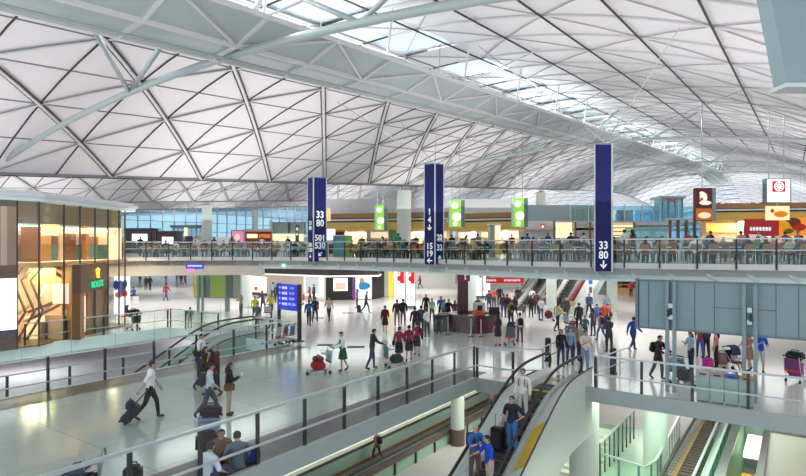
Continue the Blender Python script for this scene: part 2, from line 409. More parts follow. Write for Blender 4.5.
# columns under the valleys
def column(x, y, z0, z1, r, label, group=None):
    t = thing('round_column', label, 'column', (x, y, z0), world=True)
    MB().cyl(x, y, z0, z1-.35, r, 28).build('shaft', M_col, t, smooth=False)
    m = MB(); m.lathe([(r*.9, 0), (r*.55, .2), (r*.5, .35)], 20, c=(x, y, z1-.35)); m.build('capital', M_chrome, t)
    if group: t['group'] = group
    return t
def px_on_valley(px, D):
    Y = 560*D/(.818*(797-px)); X = (px-CX)/FOC*Y; return X, Y, SU*X+CU*Y
for px, D, lab in ((404, 32.6, 'white round column rising from the food court between the two left blue pillars'),
                   (541, 32.6, 'slim white round column behind the food court left of the tall right blue pillar'),
                   (653, 32.6, 'distant white round column beside the upper glass lift tower'),
                   (207, 68.6, 'white round column behind the food court near the left shop pavilion'),
                   (255, 68.6+36, 'far white round column left of the leftmost blue pillar')):
    X, Y, u = px_on_valley(px, D); column(X, Y, ZM, zval(u)-.25, .72 if D < 60 else .7, lab)

# tie arches
def tie(u, Dc, label, hi=1.0):
    zb = zval(u)+2.3; r0 = .125
    x, y = uv(u, -(Dc+18)); t = thing('arched_roof_tie', label, 'roof truss', (x, y, zval(u)), world=True)
    def T(D): return uvz(u, -D, zb-.0058*(D-Dc)**2)
    Ds = [Dc+18-1.5*k for k in range(25)]
    MB().tube([T(D) for D in Ds], r0, 12).build('arched_tube', M_tube, t, smooth=True)
    for D, e, hh in ((Dc+.4, Dc+3.2, None), (Dc+.4, Dc-2.8, None), (Dc-5.3, Dc-8.5, None), (Dc-5.3, Dc-3.2, 3.3)):
        b = Vector(S(u, e, Dc, -.1) if hh is None else uvz(u, -e, zval(u)+hh))
        MB().tube([T(D), b], .075, 8).build('strut', M_tube, t, smooth=True)
    a = Vector(T(Dc+5.9))
    for du in (-3.2, -1.0): MB().tube([a, uvz(u+du, -(Dc+2.1), zval(u+du)+2.9)], .085, 8).build('strut', M_tube, t, smooth=True)
    return t
ti = 0
names = {(11.3, 14.6): 'big arched white tube tie with v struts crossing the upper left of the hall',
         (47.3, 14.6): 'arched tube tie passing just above the right blue pillar'}
for u in (11.3, 47.3, 83.3, 119.3):
    for Dc in (14.6, 50.6, 86.6, -21.4):
        if Dc == 86.6 and u < 40: continue
        lab = names.get((u, Dc))
        if not lab: lab = 'arched tube tie %s across the %s vault' % ({11.3: 'nearest the viewer', 47.3: 'second in depth', 83.3: 'third in depth', 119.3: 'farthest in depth'}[u], {14.6: 'main', 50.6: 'next', 86.6: 'far left', -21.4: 'right hand'}[Dc])
        tie(u, Dc, lab)

# reflector walkway under the crown
def walkway(Dc, label, u0=-7, u1=150, detail=True):
    t = thing('light_reflector_walkway', label, 'maintenance walkway', uvz(u0, -Dc, zval(u0)), world=True)
    us = [u0+3*k for k in range(int((u1-u0)/3)+1)]
    def Q(u, d, h): return uvz(u, -(Dc+d), zval(u)+h)
    prof = [(-2.1, 3.0), (-.7, 2.45), (.5, 2.3), (2.1, 2.9)]
    for nm, (a, b) in (('near_reflector_wing', (0, 1)), ('keel_panel', (1, 2)), ('far_reflector_wing', (2, 3))):
        m = MB()
        for u, w in zip(us, us[1:]):
            A, B = prof[a], prof[b]
            v = [Q(u, *A), Q(w, *A), Q(w, *B), Q(u, *B)]; v2 = [(p[0], p[1], p[2]+.05) for p in v]
            m.add(v+v2, [(0, 1, 2, 3), (7, 6, 5, 4), (0, 4, 5, 1), (2, 6, 7, 3), (1, 5, 6, 2), (3, 7, 4, 0)])
        m.build(nm, M_refl, t)
    m = MB()
    for d, h in prof: m.strip([Q(u, d, h-.04) for u in us], .10, .12)
    m.build('edge_rail', M_ribw, t, smooth=False)
    m = MB()
    for i, u in enumerate(us):
        m.strip([Q(u, d, h-.05) for d, h in prof], .09, .09)
        if i < len(us)-1:
            w = us[i+1]
            for a, b in ((0, 1), (2, 3)):
                A, B = (prof[a], prof[b]) if i % 2 else (prof[b], prof[a])
                m.strip([Q(u, A[0], A[1]-.05), Q(w, B[0], B[1]-.05)], .07, .07)
    m.build('lattice', M_ribw, t)
    if detail:
        for i, u in enumerate(us[:56:2]):
            MB().tube([Q(u, -1.9, 3.0), Q(u, -2.2, 4.9)], .05, 6).build('hanger', M_ribw, t)
            MB().tube([Q(u, 1.9, 2.9), Q(u, 2.2, 4.9)], .05, 6).build('hanger', M_ribw, t)
            if i % 2: MB().tube([Q(u, -1.9, 3.0), Q(u+2.6, -4.5, 4.65)], .045, 6).build('brace', M_ribw, t)
        m = MB()
        for d in (-1.2, 1.2):
            m.strip([Q(u, d, 3.55) for u in us], .05, .05); m.strip([Q(u, d, 3.2) for u in us], .04, .04)
            for u in us: m.strip([Q(u, d, 2.7), Q(u, d, 3.55)], .05, .05, up=(1, 0, 0))
        m.box(0, .01, 0, .01, 0, .01) if False else None
        m.build('guard_rail', M_ribw, t)
        m = MB(); m.tube([Q(u, -.1, 2.15) for u in us], .05, 8); m.build('service_pipe', M_tube, t)
walkway(14.6, 'long grey translucent reflector walkway hanging under the crown of the main vault')
walkway(50.6, 'reflector walkway under the next vault to the left', 8, 150, False)

# ---------------- railings ----------------
def at_path(pts, s):
    for a, b in zip(pts, pts[1:]):
        L = (b-a).length
        if s <= L+1e-6: return a+(b-a)*(s/L), (b-a).normalized()
        s -= L
    return pts[-1].copy(), (pts[-1]-pts[-2]).normalized()
def railing(label, pts, z, h=1.2, sp=1.53, start=0, ghi=None, drop=.45, mid=.5, posts=None, pm=None, kick=False, group=None, pw=.09, gm=None):
    pts = [Vector(p[:2]) for p in pts]; L = sum((b-a).length for a, b in zip(pts, pts[1:]))
    t = thing('glass_balustrade', label, 'railing', (pts[0].x, pts[0].y, z), world=True, group=group)
    n = int((L-start)/sp); ss = [start+i*sp for i in range(n+1)]
    if len(pts) > 2 or abs(ss[-1]-L) < .5: pass
    for s in ss:
        p, d = at_path(pts, s); q = Vector((-d.y, d.x))*.0
        m = MB(); m.seg(p-d*pw/2, p+d*pw/2, .05, z-drop, z+h-.03, 0); m.build('post', pm or M_post, t)
    m = MB(); m.strip([(p.x, p.y, z+h) for p in pts], .11, .055); m.build('handrail', M_rail, t)
    if mid:
        nrm = [Vector((0, 0))]
        m = MB(); m.strip([(p.x, p.y, z+mid) for p in pts], .045, .045, off=.07); m.build('mid_rail', M_rail, t)
    G_ = ghi or h-.06
    for s, e in zip(ss, ss[1:]+([L] if L-ss[-1] > .3 else [])):
        a, d = at_path(pts, s+.012); b, d2 = at_path(pts, e-.012); o = Vector((-d.y, d.x))*-.045
        m = MB(); m.add([(a.x+o.x, a.y+o.y, z+.06), (b.x+o.x, b.y+o.y, z+.06), (b.x+o.x, b.y+o.y, z+G_), (a.x+o.x, a.y+o.y, z+G_)], [(0, 1, 2, 3)])
        gp = m.build('glass_panel', gm or M_glass, t)
        if ghi:
            m = MB(); m.tube([(b.x+o.x, b.y+o.y, z+h), (b.x+o.x, b.y+o.y, z+G_)], .009, 4); m.build('glass_edge', M_frost, gp)
    return t
railing('long glass balustrade with dark posts along the near side of the pale green bridge', [uv(-1, V0+.02), uv(19.45, V0+.02)], 0, 1.27, start=.55, ghi=2.6, sp=1.53)
railing('short glass balustrade between the bridge corner and the near escalator', [uv(19.55, V0+.1), uv(19.55, -8.45)], 0, 1.2, sp=1.5)
railing('glass balustrade with dark posts along the bridge edge at the right', [uv(UE-.03, -6.0), uv(UE-.03, 12)], 0, 1.17, start=.05, sp=1.57)
railing('glass balustrade along the far left edge of the pale green bridge', [uv(-1, V1), uv(20.3, V1)], 0, 1.25, ghi=2.2, sp=2.0, mid=.35)
railing('low guard rail down in the left void beside the shaft', [uv(2, -24.1), uv(17, -24.1)], -.9, 1.2, sp=2.2, mid=0, drop=.1)
railing('glass balustrade at the end of the left void facing the far hall', [uv(20.6, V2), uv(20.6, -27.6)], 0, 1.2, sp=1.6)
railing('short glass balustrade right of the far left escalator', [uv(20.6, -24.4), uv(20.6, V1)], 0, 1.2, sp=1.35)
railing('glass balustrade in front of the glass shop pavilion', [uv(12.4, V2), uv(20.5, V2)], 0, 1.15, sp=2.0)
# mezzanine balustrade follows the curved edge
mz = [p for p in ED if -20.5 < p.x < 24]
t = thing('glass_balustrade', 'long curved glass balustrade with dark posts along the food court edge', 'railing', (mz[0].x, mz[0].y, ZM), world=True)
L = sum((b-a).length for a, b in zip(mz, mz[1:])); s = .2; prev = None
while s < L:
    p, d = at_path(mz, s)
    m = MB(); m.seg(p-d*.033-Vector((-d.y, d.x))*.03, p+d*.033-Vector((-d.y, d.x))*.03, .05, ZM-.2, ZM+1.08); m.build('post', M_post, t)
    if prev is not None:
        m = MB(); m.add([(prev.x, prev.y, ZM+.05), (p.x, p.y, ZM+.05), (p.x, p.y, ZM+1.03), (prev.x, prev.y, ZM+1.03)], [(0, 1, 2, 3)]); m.build('glass_panel', M_mglass, t)
    prev = p; s += 1.47
m = MB(); m.strip([(p.x, p.y, ZM+1.1) for p in mz], .09, .06); m.build('handrail', M_rail, t)
m = MB(); m.strip([(p.x, p.y, ZM+.62) for p in offs(mz, -.03)], .03, .035); m.build('mid_rail', M_rail, t)

# thin steel queue gate frames by the near escalator landing
def gate(label, a, b, z, hts, n, closed=True):
    a, b = Vector(a), Vector(b); t = thing('barrier_rail', label, 'barrier', (a.x, a.y, z), world=True)
    for i in range(n+1):
        p = a.lerp(b, i/n); m = MB(); m.cyl(p.x, p.y, z, z+hts[0], .025, 8); m.build('upright', M_rail, t)
    for h in hts: m = MB(); m.strip([(a.x, a.y, z+h), (b.x, b.y, z+h)], .04, .04); m.build('crossbar', M_rail, t)
    return t
gate('steel barrier frame behind the bridge corner by the near escalator', uv(20.6, -10.0), uv(21.6, -8.3), 0, (1.0, .15), 2)
gate('steel barrier rail running back from the near escalator landing', uv(22.0, -8.5), uv(24.6, -8.5), 0, (1.0, .55), 3)
gate('low steel barrier on the hall floor left of the corner', uv(20.6, -11.5), uv(21.9, -12.2), 0, (.75, .1), 2)
gate('steel barrier right of the landing beside the black bollards', uv(21.0, -6.0), uv(24.2, -5.6), 0, (1.0, .5), 3)

# ---------------- escalators ----------------
def escalator(name, label, u0, u1, v, z0, slope, us, width=1.0, deck=.12, skin=1.6, group=None, deco=None, deckz=-.9, hm=None, outr=.45, colr=M_col, sgn=-1, stepm=None):
    """flight along u between u0 (high or low end with newel) and u1; slope starts at us. sgn -1: falls towards -u, +1: rises towards +u"""
    t = thing(name, label, 'escalator', uvz(us, v, z0), world=True)
    def zb(u):
        x = (us-u) if sgn < 0 else (u-us)
        s_ = .45; d = s_*math.log(1+math.exp(x/s_)) if x < 12 else x
        return z0+(-slope*d if sgn < 0 else slope*d)
    N = 44; U = [u0+(u1-u0)*i/N for i in range(N+1)]
    w = width/2
    H = .95
    for sd in (-1, 1):
        vv = v+sd*(w+.12)
        lo = [uvz(u, vv, zb(u)+.42) for u in U]; hi = [uvz(u, vv, zb(u)+H-.04) for u in U]
        m = MB(); n = len(U); m.add(lo+hi, [(i, i+1, n+i+1, n+i) for i in range(n-1)]); m.build('balustrade_glass', M_glass, t)
        path = [uvz(u, vv, zb(u)+H) for u in U]
        # newel loop at u0
        e = 1 if u0 > u1 else -1
        loop = [uvz(u0+e*.32*math.sin(a), vv, zb(u0)+H-.32+.32*math.cos(a)) for a in [math.pi*k/8 for k in range(8, 0, -1)]]
        m = MB(); m.tube([(p[0], p[1], p[2]) for p in loop+path], .05, 8); m.build('handrail', hm or M_black, t, smooth=True)
        # inner deck and outer cladding
        m = MB(); top = [uvz(u, v+sd*w, zb(u)+.14) for u in U]; out = [uvz(u, v+sd*(w+outr), zb(u)+.14+(H+deckz if sd > 0 else 0)) for u in U]
        bot = [uvz(u, v+sd*(w+outr), zb(u)-skin) for u in U]; ins = [uvz(u, v+sd*w, zb(u)-skin) for u in U]
        m.add(top+out+bot+ins, [(i, i+1, n+i+1, n+i) for i in range(n-1)]+[(n+i, n+i+1, 2*n+i+1, 2*n+i) for i in range(n-1)]+[(2*n+i, 2*n+i+1, 3*n+i+1, 3*n+i) for i in range(n-1)]+[(3*n+i, 3*n+i+1, i+1, i) for i in range(n-1)]+[(0, n, 2*n, 3*n), (n-1, 4*n-1, 3*n-1, 2*n-1)])
        m.build('side_cladding', colr, t)
        m = MB(); m.strip([uvz(u, v+sd*(w+outr), zb(u)+.16+(H+deckz if sd > 0 else 0)) for u in U], .04, .04); m.build('edge_trim', M_dark, t)
    wi = .44
    for sd in (-1, 1):
        m = MB(); va, vb = v+sd*(w+.1), v+sd*wi
        A = [uvz(u, va, zb(u)+.42) for u in U]; B = [uvz(u, vb, zb(u)+.24) for u in U]; C2 = [uvz(u, vb, zb(u)-.3) for u in U]; D2 = [uvz(u, va, zb(u)-.3) for u in U]; n = len(U)
        m.add(A+B+C2+D2, [(q*n+i, q*n+i+1, ((q+1) % 4)*n+i+1, ((q+1) % 4)*n+i) for q in range(4) for i in range(n-1)]+[(0, n, 2*n, 3*n), (n-1, 4*n-1, 3*n-1, 2*n-1)])
        m.build('inner_deck', mat('white enamel deck', (.70, .72, .70), .35), t)
    w = wi
    # steps
    a, b = min(u0, u1), max(u0, u1); k = 0; u = a+.2
    while u < b-1.2 and k < 60:
        zc_ = zb(u+.2); m = MB(); m.ubox(u, u+.405, v-w+.01, v+w-.01, zc_-.32, zc_, 0); m.ubox(u+(.37 if sgn<0 else 0), u+(.405 if sgn<0 else .035), v-w+.012, v+w-.012, zc_, zc_+.004, 1)
        m.build('step', [stepm or M_dark, mat('step edge yellow', (.55, .4, .05), .5)], t); u += .405; k += 1
    m = MB(); e0 = (b-1.2, b+.4) if sgn < 0 else (a-.4, a+.2); m.ubox(e0[0], e0[1], v-w, v+w, z0-.1, z0+.012); m.build('comb_plate', M_chrome, t)
    return t, zb
escA, zbA = escalator('escalator', 'near escalator with yellow warning labels carrying four people down from the right bridge', 21.3, 8.2, -7.4, 0, .5, 18.35, 1.0, deckz=-.52, outr=.62, skin=1.9)
escB, zbB = escalator('escalator', 'far left escalator behind the pilot with a man stepping onto it', 22.2, 8.5, -26.0, 0, .5, 19, 1.0, outr=.4, skin=1.2, colr=mat('green glass cladding', (.34, .46, .40), .25))
escC, zbC = escalator('escalator', 'distant escalator rising to the food court with a person in a turquoise shirt', 42.2, 51, -18.3, 0, .5, 43.2, 1.1, sgn=1, skin=.5, outr=.3)
escD, zbD = escalator('escalator', 'distant empty escalator rising beside the slanting white beam', 42.2, 51, -15.6, 0, .5, 43.2, 1.1, sgn=1, skin=.5, outr=.3)
# yellow warning labels on the near escalator deck
for (ua, ub, wds) in ((15.0, 16.7, 0),):
    m = MB(); n = 8; U = [ua+(ub-ua)*i/n for i in range(n+1)]
    for va, vb, h in ((-6.70, -6.33, 0),):
        f = lambda u, v: zbA(u)+.14+(.43)*((v+6.9)/.62)+.012
        A = [uvz(u, va, f(u, va)) for u in U]; B = [uvz(u, vb, f(u, vb)) for u in U]
        A2 = [(p[0], p[1], p[2]+.006) for p in A]; B2 = [(p[0], p[1], p[2]+.006) for p in B]; k = n+1
        m.add(A+B+A2+B2, [(i, i+1, k+i+1, k+i) for i in range(n)]+[(2*k+i, 3*k+i, 3*k+i+1, 2*k+i+1) for i in range(n)])
    yl = m.build('yellow_warning_label', mat('warning yellow', (.72, .45, .02), .5), escA)
    for i in range(9):     # black pictogram lettering blocks running up the label
        uu = ua+.5+i*.12; m = MB()
        for (dv0, dv1) in ((-6.66, -6.60), (-6.585, -6.52)):
            m.strip([uvz(uu, (dv0+dv1)/2, f(uu, (dv0+dv1)/2)+.012), uvz(uu+.075, (dv0+dv1)/2, f(uu+.075, (dv0+dv1)/2)+.012)], abs(dv1-dv0), .014)
        m.build('warning_lettering', M_black, yl)
    m = MB(); m.ubox(ua+.1, ua+.32, -6.68, -6.48, f(ua+.2, -6.6)-.02, f(ua+.2, -6.6)+.03); m.build('warning_pictogram', M_wht, yl)
for va, vb, ua, ub in ((-7.85, -6.95, 18.9, 19.1), (-7.85, -6.95, 20.9, 21.1)):
    m = MB(); m.ubox(ua, ub, va, vb, .012, .02); m.build('yellow_floor_strip', mat('warning yellow', (.72, .45, .02), .5), escA)

# moving walkway on the level far below
t = thing('moving_walkway', 'long moving walkway on the level below with brown side panels', 'moving walkway', uvz(-5, -19, -7), world=True)
m = MB(); m.ubox(-5, 90, -19.75, -18.35, -7, -6.93); m.build('belt', tiles('belt plates', (.16, .14, .13), (.18, .16, .15), (.05, .04, .04), .4, .4), t)
for v in (-19.95, -17.95):
    m = MB(); m.ubox(-5, 90, v-.16, v+.16, -7, -6.85); m.ubox(-5, 90, v-.04, v+.04, -6.85, -6.2, 1); m.build('side_panel', [M_wood, M_frost], t)
    m = MB(); m.strip([uvz(-5, v, -6.1), uvz(90, v, -6.1)], .12, .09); m.build('handrail', M_gran, t)
m = MB(); m.ubox(-5, 90, -20.9, -20.3, -7, -6.9); m.build('edge_strip', M_gran, t)
t = thing('light_cove', 'glowing pale green light cove running behind the moving walkway', 'light', uvz(-5, -22, -7), world=True)
m = MB(); m.ubox(-5, 70, -22.4, -22.1, -7, -5.6); m.build('cove_panel', mat('pale green lit panel', (.86, .95, .74), .5, emit=.75), t)
m = MB(); m.ubox(-5, 70, -22.1, -22.0, -5.7, -5.5); m.ubox(-5, 70, -22.1, -22.0, -6.5, -6.42); m.build('cove_frame', M_chrome, t)
# glass screen on the brown kerb right of the walkway, down to the lowest floor
t = thing('glass_screen', 'green glass screen with dark mullions below the brown walkway rail', 'glass screen', uvz(0, -17.5, -10), world=True)
m = MB(); m.ubox(-4, 60, -17.62, -17.38, -6.35, -6.1); m.build('top_rail', mat('brown metal', (.13, .085, .08), .4, noise=.1), t)
for k in range(20):
    u = 4+2.0*k; m = MB(); m.ubox(u, u+.14, -17.55, -17.4, -10, -6.35); m.build('mullion', M_post, t)
m = MB(); m.ubox(-4, 60, -17.5, -17.47, -10, -6.35); m.build('glass_sheet', mat('green back painted glass', (.34, .50, .40), .15, noise=.08, nscale=.6), t)
t = thing('round_column', 'pale round column with a brown steel collar beside the moving walkway', 'column', uvz(30, -17.0, -10), world=True)
x, y = uv(30, -17.0); m = MB(); m.cyl(x, y, -10, -.45, .42, 24); m.build('shaft', M_col, t, smooth=False)
m = MB(); m.cyl(x, y, -7.4, -6.0, .45, 24); m.build('collar', mat('brown metal', (.13, .085, .08), .4), t)
for u, v, r, lab in ((22.3, -6.9, .57, 'thick round column carrying the bridge beside the near escalator'), (28.2, -5.4, .52, 'greenish round column under the right bridge behind the stairs')):
    x, y = uv(u, v); t = thing('round_column', lab, 'column', (x, y, -7), world=True)
    m = MB(); m.cyl(x, y, -7, -.46, r, 32); m.build('shaft', M_col, t)
    m = MB(); m.cyl(x, y, -7, -6.8, r+.06, 32); m.build('base_ring', M_chrome, t)

# lower right: landing, stair, balustrades and the stepped walkway under the bridge
def LP(px, py, z): x, y = G(px, py, z); return Vector((x, y))
zl = -5.2
p0, p1, p2, p3 = LP(600, 453, -4.1), LP(645, 467, -4.1), LP(656, 460, -4.1), LP(680, 414, -4.1)
mb = MB(); mb.prism([tuple(p) for p in (p0, p1, p2, p3, p3+Vector((-6, 3)), p0+Vector((0, 9)))], zl-.4, zl)
struct('floor', mb, mat('green lit landing tile', (.35, .48, .38), .25, noise=.1))
railing('pale glass balustrade around the low landing at the bottom right', [p0, p1, p2, p3], zl, 1.1, sp=.9, mid=0, drop=.3, pm=M_teald, gm=M_glass)
a, b = LP(600, 443, -3.4), LP(634, 410, -3.4)
railing('sloping row balustrade of the stair behind the thick column', [a, b], -4.4, 1.0, sp=.75, mid=0, drop=.5)
t = thing('staircase', 'short flight of pale steps behind the thick column under the bridge', 'stairs', (a.x, a.y, zl), world=True)
d = (b-a).normalized(); q = Vector((-d.y, d.x))
for i in range(9):
    c = a+d*(i*.36)+q*.2; m = MB(); m.prism([c, c+d*.37, c+d*.37+q*2, c+q*2], zl, zl+.16*(i+1)); m.build('tread', M_cream, t)
t = thing('down_escalator', 'dark stepped escalator seen under the right bridge between green glass sides', 'escalator', uvz(14, -3.8, -6), world=True)
def zE(u): return -4.75
k = 0; u = 14.0
while k < 62:
    m = MB(); m.ubox(u, u+.30, -4.2, -3.4, zE(u)-.3, zE(u)); m.ubox(u+.30, u+.40, -4.2, -3.4, zE(u)-.3, zE(u)-.12, 1); m.build('step', [mat('brown step', (.10, .06, .05), .5), M_black], t); u += .4; k += 1
for v in (-4.32, -3.28):
    m = MB(); m.strip([uvz(13, v, zE(13)+.95), uvz(39, v, zE(28)+.95)], .1, .08); m.build('handrail', M_black if v < -4 else M_rail, t)
    m = MB(); m.add([uvz(13, v, zE(13)), uvz(39, v, zE(28)), uvz(39, v, zE(28)+.9), uvz(13, v, zE(13)+.9)], [(0, 1, 2, 3)]); m.build('balustrade_glass', M_glass, t)
    m = MB(); m.ubox(13, 39, v-.10, v+.10, -6.2, -4.72); m.build('side_cladding', M_brown if v < -4 else M_col, t)
railing('outer glass balustrade with slanting dark posts beside the dark stepped escalator', [uv(13, -2.85), uv(37, -2.85)], -4.9, 1.15, sp=1.5, mid=0, drop=.3)
t = thing('green_side_wall', 'pale green lit side wall right of the dark stepped escalator', 'wall panel', uvz(13, -2.4, -7), world=True)
m = MB(); m.ubox(13, 37, -2.62, -2.34, -7, -3.95); m.build('wall_panel', mat('mint green paint', (.30, .62, .36), .5, noise=.05), t)
m = MB(); m.ubox(13, 37, -2.66, -2.30, -3.95, -3.88); m.build('coping', M_chrome, t)
# lit kiosk below
t = thing('lit_food_kiosk', 'brightly lit kiosk with orange counter below the right bridge', 'kiosk', uvz(31, -1.9, -7), world=True)
for i in range(2):
    m = MB(); m.ubox(32.0, 35.5, -2.15+i*.47, -1.72+i*.47, -5.2, -5.0); m.build('lit_canopy', mat('cream lit canopy', (1, .93, .80), .5, emit=.8), t)
    m = MB(); m.ubox(30.4, 31.4, -2.15+i*.47, -1.75+i*.47, -7, -5.75); m.build('orange_counter', mat('orange lit counter', (.85, .36, .03), .5, emit=.35, noise=.4, nscale=9), t)
m = MB(); m.ubox(36.0, 36.2, -2.3, -1.2, -7, -3.9); m.build('frosted_back_panel', M_frost, t)

# ---------------- right display board ----------------
t = thing('hoarding_board', 'large grey teal board carried by two pairs of steel posts above the right bridge', 'display board', uvz(21.7, -4.7, 0), world=True)
ub = 21.75
m = MB(); m.ubox(ub, ub+.28, -4.72, 3.2, 2.2, 3.86); m.build('back_panel', M_teal, t, bevel=.01)
m = MB()
for v in (-4.4, -3.62, -2.9, -2.3, -.55, .05, .9, 1.9): m.ubox(ub-.012, ub, v, v+.014, 2.2, 3.86)
m.ubox(ub-.012, ub, -2.3, -.55, 3.03, 3.045); m.build('panel_joint', M_dark, t)
m = MB(); m.ubox(ub-.03, ub+.3, -4.76, 3.24, 3.86, 3.92); m.ubox(ub-.03, ub+.3, -4.76, 3.24, 2.14, 2.2); m.build('board_frame', M_teald, t)
m = MB(); m.ubox(ub-.06, ub+.32, -4.84, -4.74, 2.1, 3.95); m.build('end_cap', M_teald, t)
for v, h in ((-3.75, 0), (-3.52, 0), (-1.42, 0), (-1.1, 0)):
    m = MB(); m.ubox(ub-.2, ub-.04, v-.055, v+.055, 0, 3.86); pp = m.build('support_post', M_teal, t)
for v in (-3.63, -1.26):
    for z in (2.55, 2.95):
        m = MB(); m.ubox(ub-.22, ub-.05, v-.07, v+.07, z, z+.16); m.build('bracket', M_rail, t)
    m = MB(); m.ubox(ub-.3, ub-.22, v-.1 if v < -2 else v+.0, v-.02 if v < -2 else v+.06, 2.66, 2.9); m.build('lock_box', M_black, t)
# hanging board overhead, top right
t = thing('hanging_board', 'grey teal board hanging overhead in the top right corner', 'sign board', (5.5, 8, 7.4), world=True)
m = MB(); m.add([(5.5, 8, 7.43), (9.0, 8, 7.43), (9.0, 8, 10.5), (4.9, 8, 10.5), (5.5, 8.3, 7.43), (9.0, 8.3, 7.43), (9.0, 8.3, 10.5), (4.9, 8.3, 10.5)],
    [(0, 1, 2, 3), (5, 4, 7, 6), (4, 5, 1, 0), (1, 5, 6, 2), (3, 2, 6, 7), (4, 0, 3, 7)]); m.build('board_panel', M_teal, t)
m = MB(); m.box(5.45, 9.05, 7.97, 8.33, 7.38, 7.44); m.build('board_trim', M_rail, t)
for x in (6.3, 8.3): m = MB(); m.cyl(x, 8.15, 10.5, 11.5, .04, 8); m.build('hanger_rod', M_chrome, t)

# recycling bins under the board
t = None
cols = [(190, 150, 140), (50, 90, 190), (200, 150, 60), (200, 190, 180)]
labs = ['steel litter bin with pink top label, leftmost of the row by the glass', 'steel litter bin with blue top label in the row by the glass', 'steel litter bin with yellow top label in the row by the glass', 'steel litter bin with plain top at the right end of the row']
order = [3, 0, 1, 2]; labs = ['steel litter bin with a plain pale top, leftmost of the row by the right glass', 'steel litter bin with a pink top label in the row by the right glass', 'steel litter bin with a blue top label in the row by the right glass', 'steel litter bin with a yellow top label in the row by the right glass']
for i in range(4):
    v = -2.72+i*.41; x, y = uv(20.95, v+.19)
    b_ = thing('litter_bin', labs[i], 'bin', (x, y, 0), -AX, 'recycling bins by the bridge railing')
    m = MB(); m.box(-.19, .19, -.17, .17, .03, .86); m.build('bin_body', mat('brushed bin steel', (.40, .44, .42), .3, .5, noise=.06), b_, bevel=.01)
    m = MB(); m.box(-.195, .195, -.175, .175, .86, .96); m.build('bin_lid', cm(*cols[order[i]]), b_, bevel=.01)
    m = MB(); m.box(-.1, .1, -.18, -.172, .885, .94); m.build('slot', M_black, b_)
    m = MB(); m.box(-.17, .17, -.15, .15, 0, .03); m.build('foot', M_black, b_)
# black bollards
for px, py, lab in ((548, 361, 'black padded bollard left of the near escalator landing'), (613, 374, 'black leaning bollard by the railing gate right of the landing')):
    x, y = G(px, py); t = thing('bollard', lab, 'bollard', (x, y, 0))
    m = MB(); m.lathe([(.17, 0), (.17, .04), (.13, .06), (.13, .95), (.12, 1.02), (.06, 1.05)], 18); m.build('padded_post', M_black, t, smooth=False)
    m = MB(); m.lathe([(.135, .5), (.138, .52), (.135, .54)], 18); m.build('band', M_dark, t)

# ---------------- blue pillar signs on the mezzanine edge ----------------
def arrow(parent, loc, rot, s, d, m=M_wht):     # d: angle, 0 = up, as seen on the face
    mb = MB(); pts = [(0, .5), (.42, .08), (.2, .08), (.2, -.02), (.1, -.02), (.1, -.5), (-.1, -.5), (-.1, -.02), (-.2, -.02), (-.2, .08), (-.42, .08)]
    pts = [(0, -.5), (.42, -.02), (.30, .08), (.09, -.14), (.09, .5), (-.09, .5), (-.09, -.14), (-.30, .08), (-.42, -.02)]
    c, sn = math.cos(d), math.sin(d); P_ = [((x*c-y*sn)*s, (x*sn+y*c)*s) for x, y in pts]
    n = len(P_); mb.add([(x, 0, z) for x, z in P_]+[(x, -.012, z) for x, z in P_], [tuple(range(n)), tuple(range(2*n-1, n-1, -1))]+[(i, n+i, n+(i+1) % n, (i+1) % n) for i in range(n)])
    o = mb.build('arrow', m, parent, off=(0, 0, 0)); o.location = loc; o.rotation_euler = rot; return o
def blue_pillar(px, label, faces, w1, w2, split, z0=4.08, z1=9.95, dy=0, a1=None, a2=None):
    # two visible faces meeting at a ridge: left face width w1 px, right face w2 px
    p, ang = edge_at_px(px); Y = p.y-.35+dy; xr = P(px, Y)
    th1, th2 = a1, a2      # directions of the two faces
    t = thing('pillar_sign', label, 'sign', (xr, Y, z0), world=True)
    k = Y/FOC
    A = Vector((xr, Y)); L = A+Vector((-math.cos(a1), math.sin(a1)))*w1; Rr = A+Vector((math.cos(a2), math.sin(a2)))*w2
    B = L+Rr-A
    m = MB(); m.prism([A, Rr, B, L], z0, z1); m.build('sign_box', M_blue, t)
    m = MB(); m.cyl(A.x, A.y-.01, z0-.03, z1+.05, .045, 10); m.cyl(Rr.x, Rr.y, z0-.03, z1+.05, .035, 8); m.cyl(L.x, L.y, z0-.03, z1+.05, .03, 8); m.build('corner_tube', M_rail, t)
    m = MB(); m.prism([A, Rr, B, L], z1, z1+.06); m.build('cap', M_teald, t)
    for fi, (o_, d, w, ang_) in enumerate(((A, Vector((-math.cos(a1), math.sin(a1))), w1, -a1), (A, Vector((math.cos(a2), math.sin(a2))), w2, a2))):
        n = Vector((d.y, -d.x)) if fi else Vector((-d.y, d.x))
        if n.y > 0: n = -n
        for (kind, val, z, size) in faces[fi]:
            c = o_+d*w/2+n*.02
            loc = (c.x-xr, c.y-Y, z-z0)
            if kind == 't': text(val, size, M_wht, t, loc, (R(90), 0, ang_), .008, bold=size*.02, sx_=.86)
            else: arrow(t, loc, (0, 0, ang_), size, R(val))
    # inner frame: a sub column up to the roof tie
    return t
blue_pillar(313.5, 'dark blue pillar sign reading 33 80 and 501 530, leftmost of the three', [
    [('t', '33', 6.78, .40), ('t', '80', 6.42, .40), ('t', '501', 5.24, .40), ('t', '530', 4.88, .40), ('a', 0, 4.46, .32)],
    [('t', '33', 7.35, .68), ('t', '80', 6.76, .68), ('t', '501', 5.72, .60), ('t', '530', 5.18, .60), ('a', -45, 4.60, .38)]], .75, .95, 0, a1=R(48), a2=R(28))
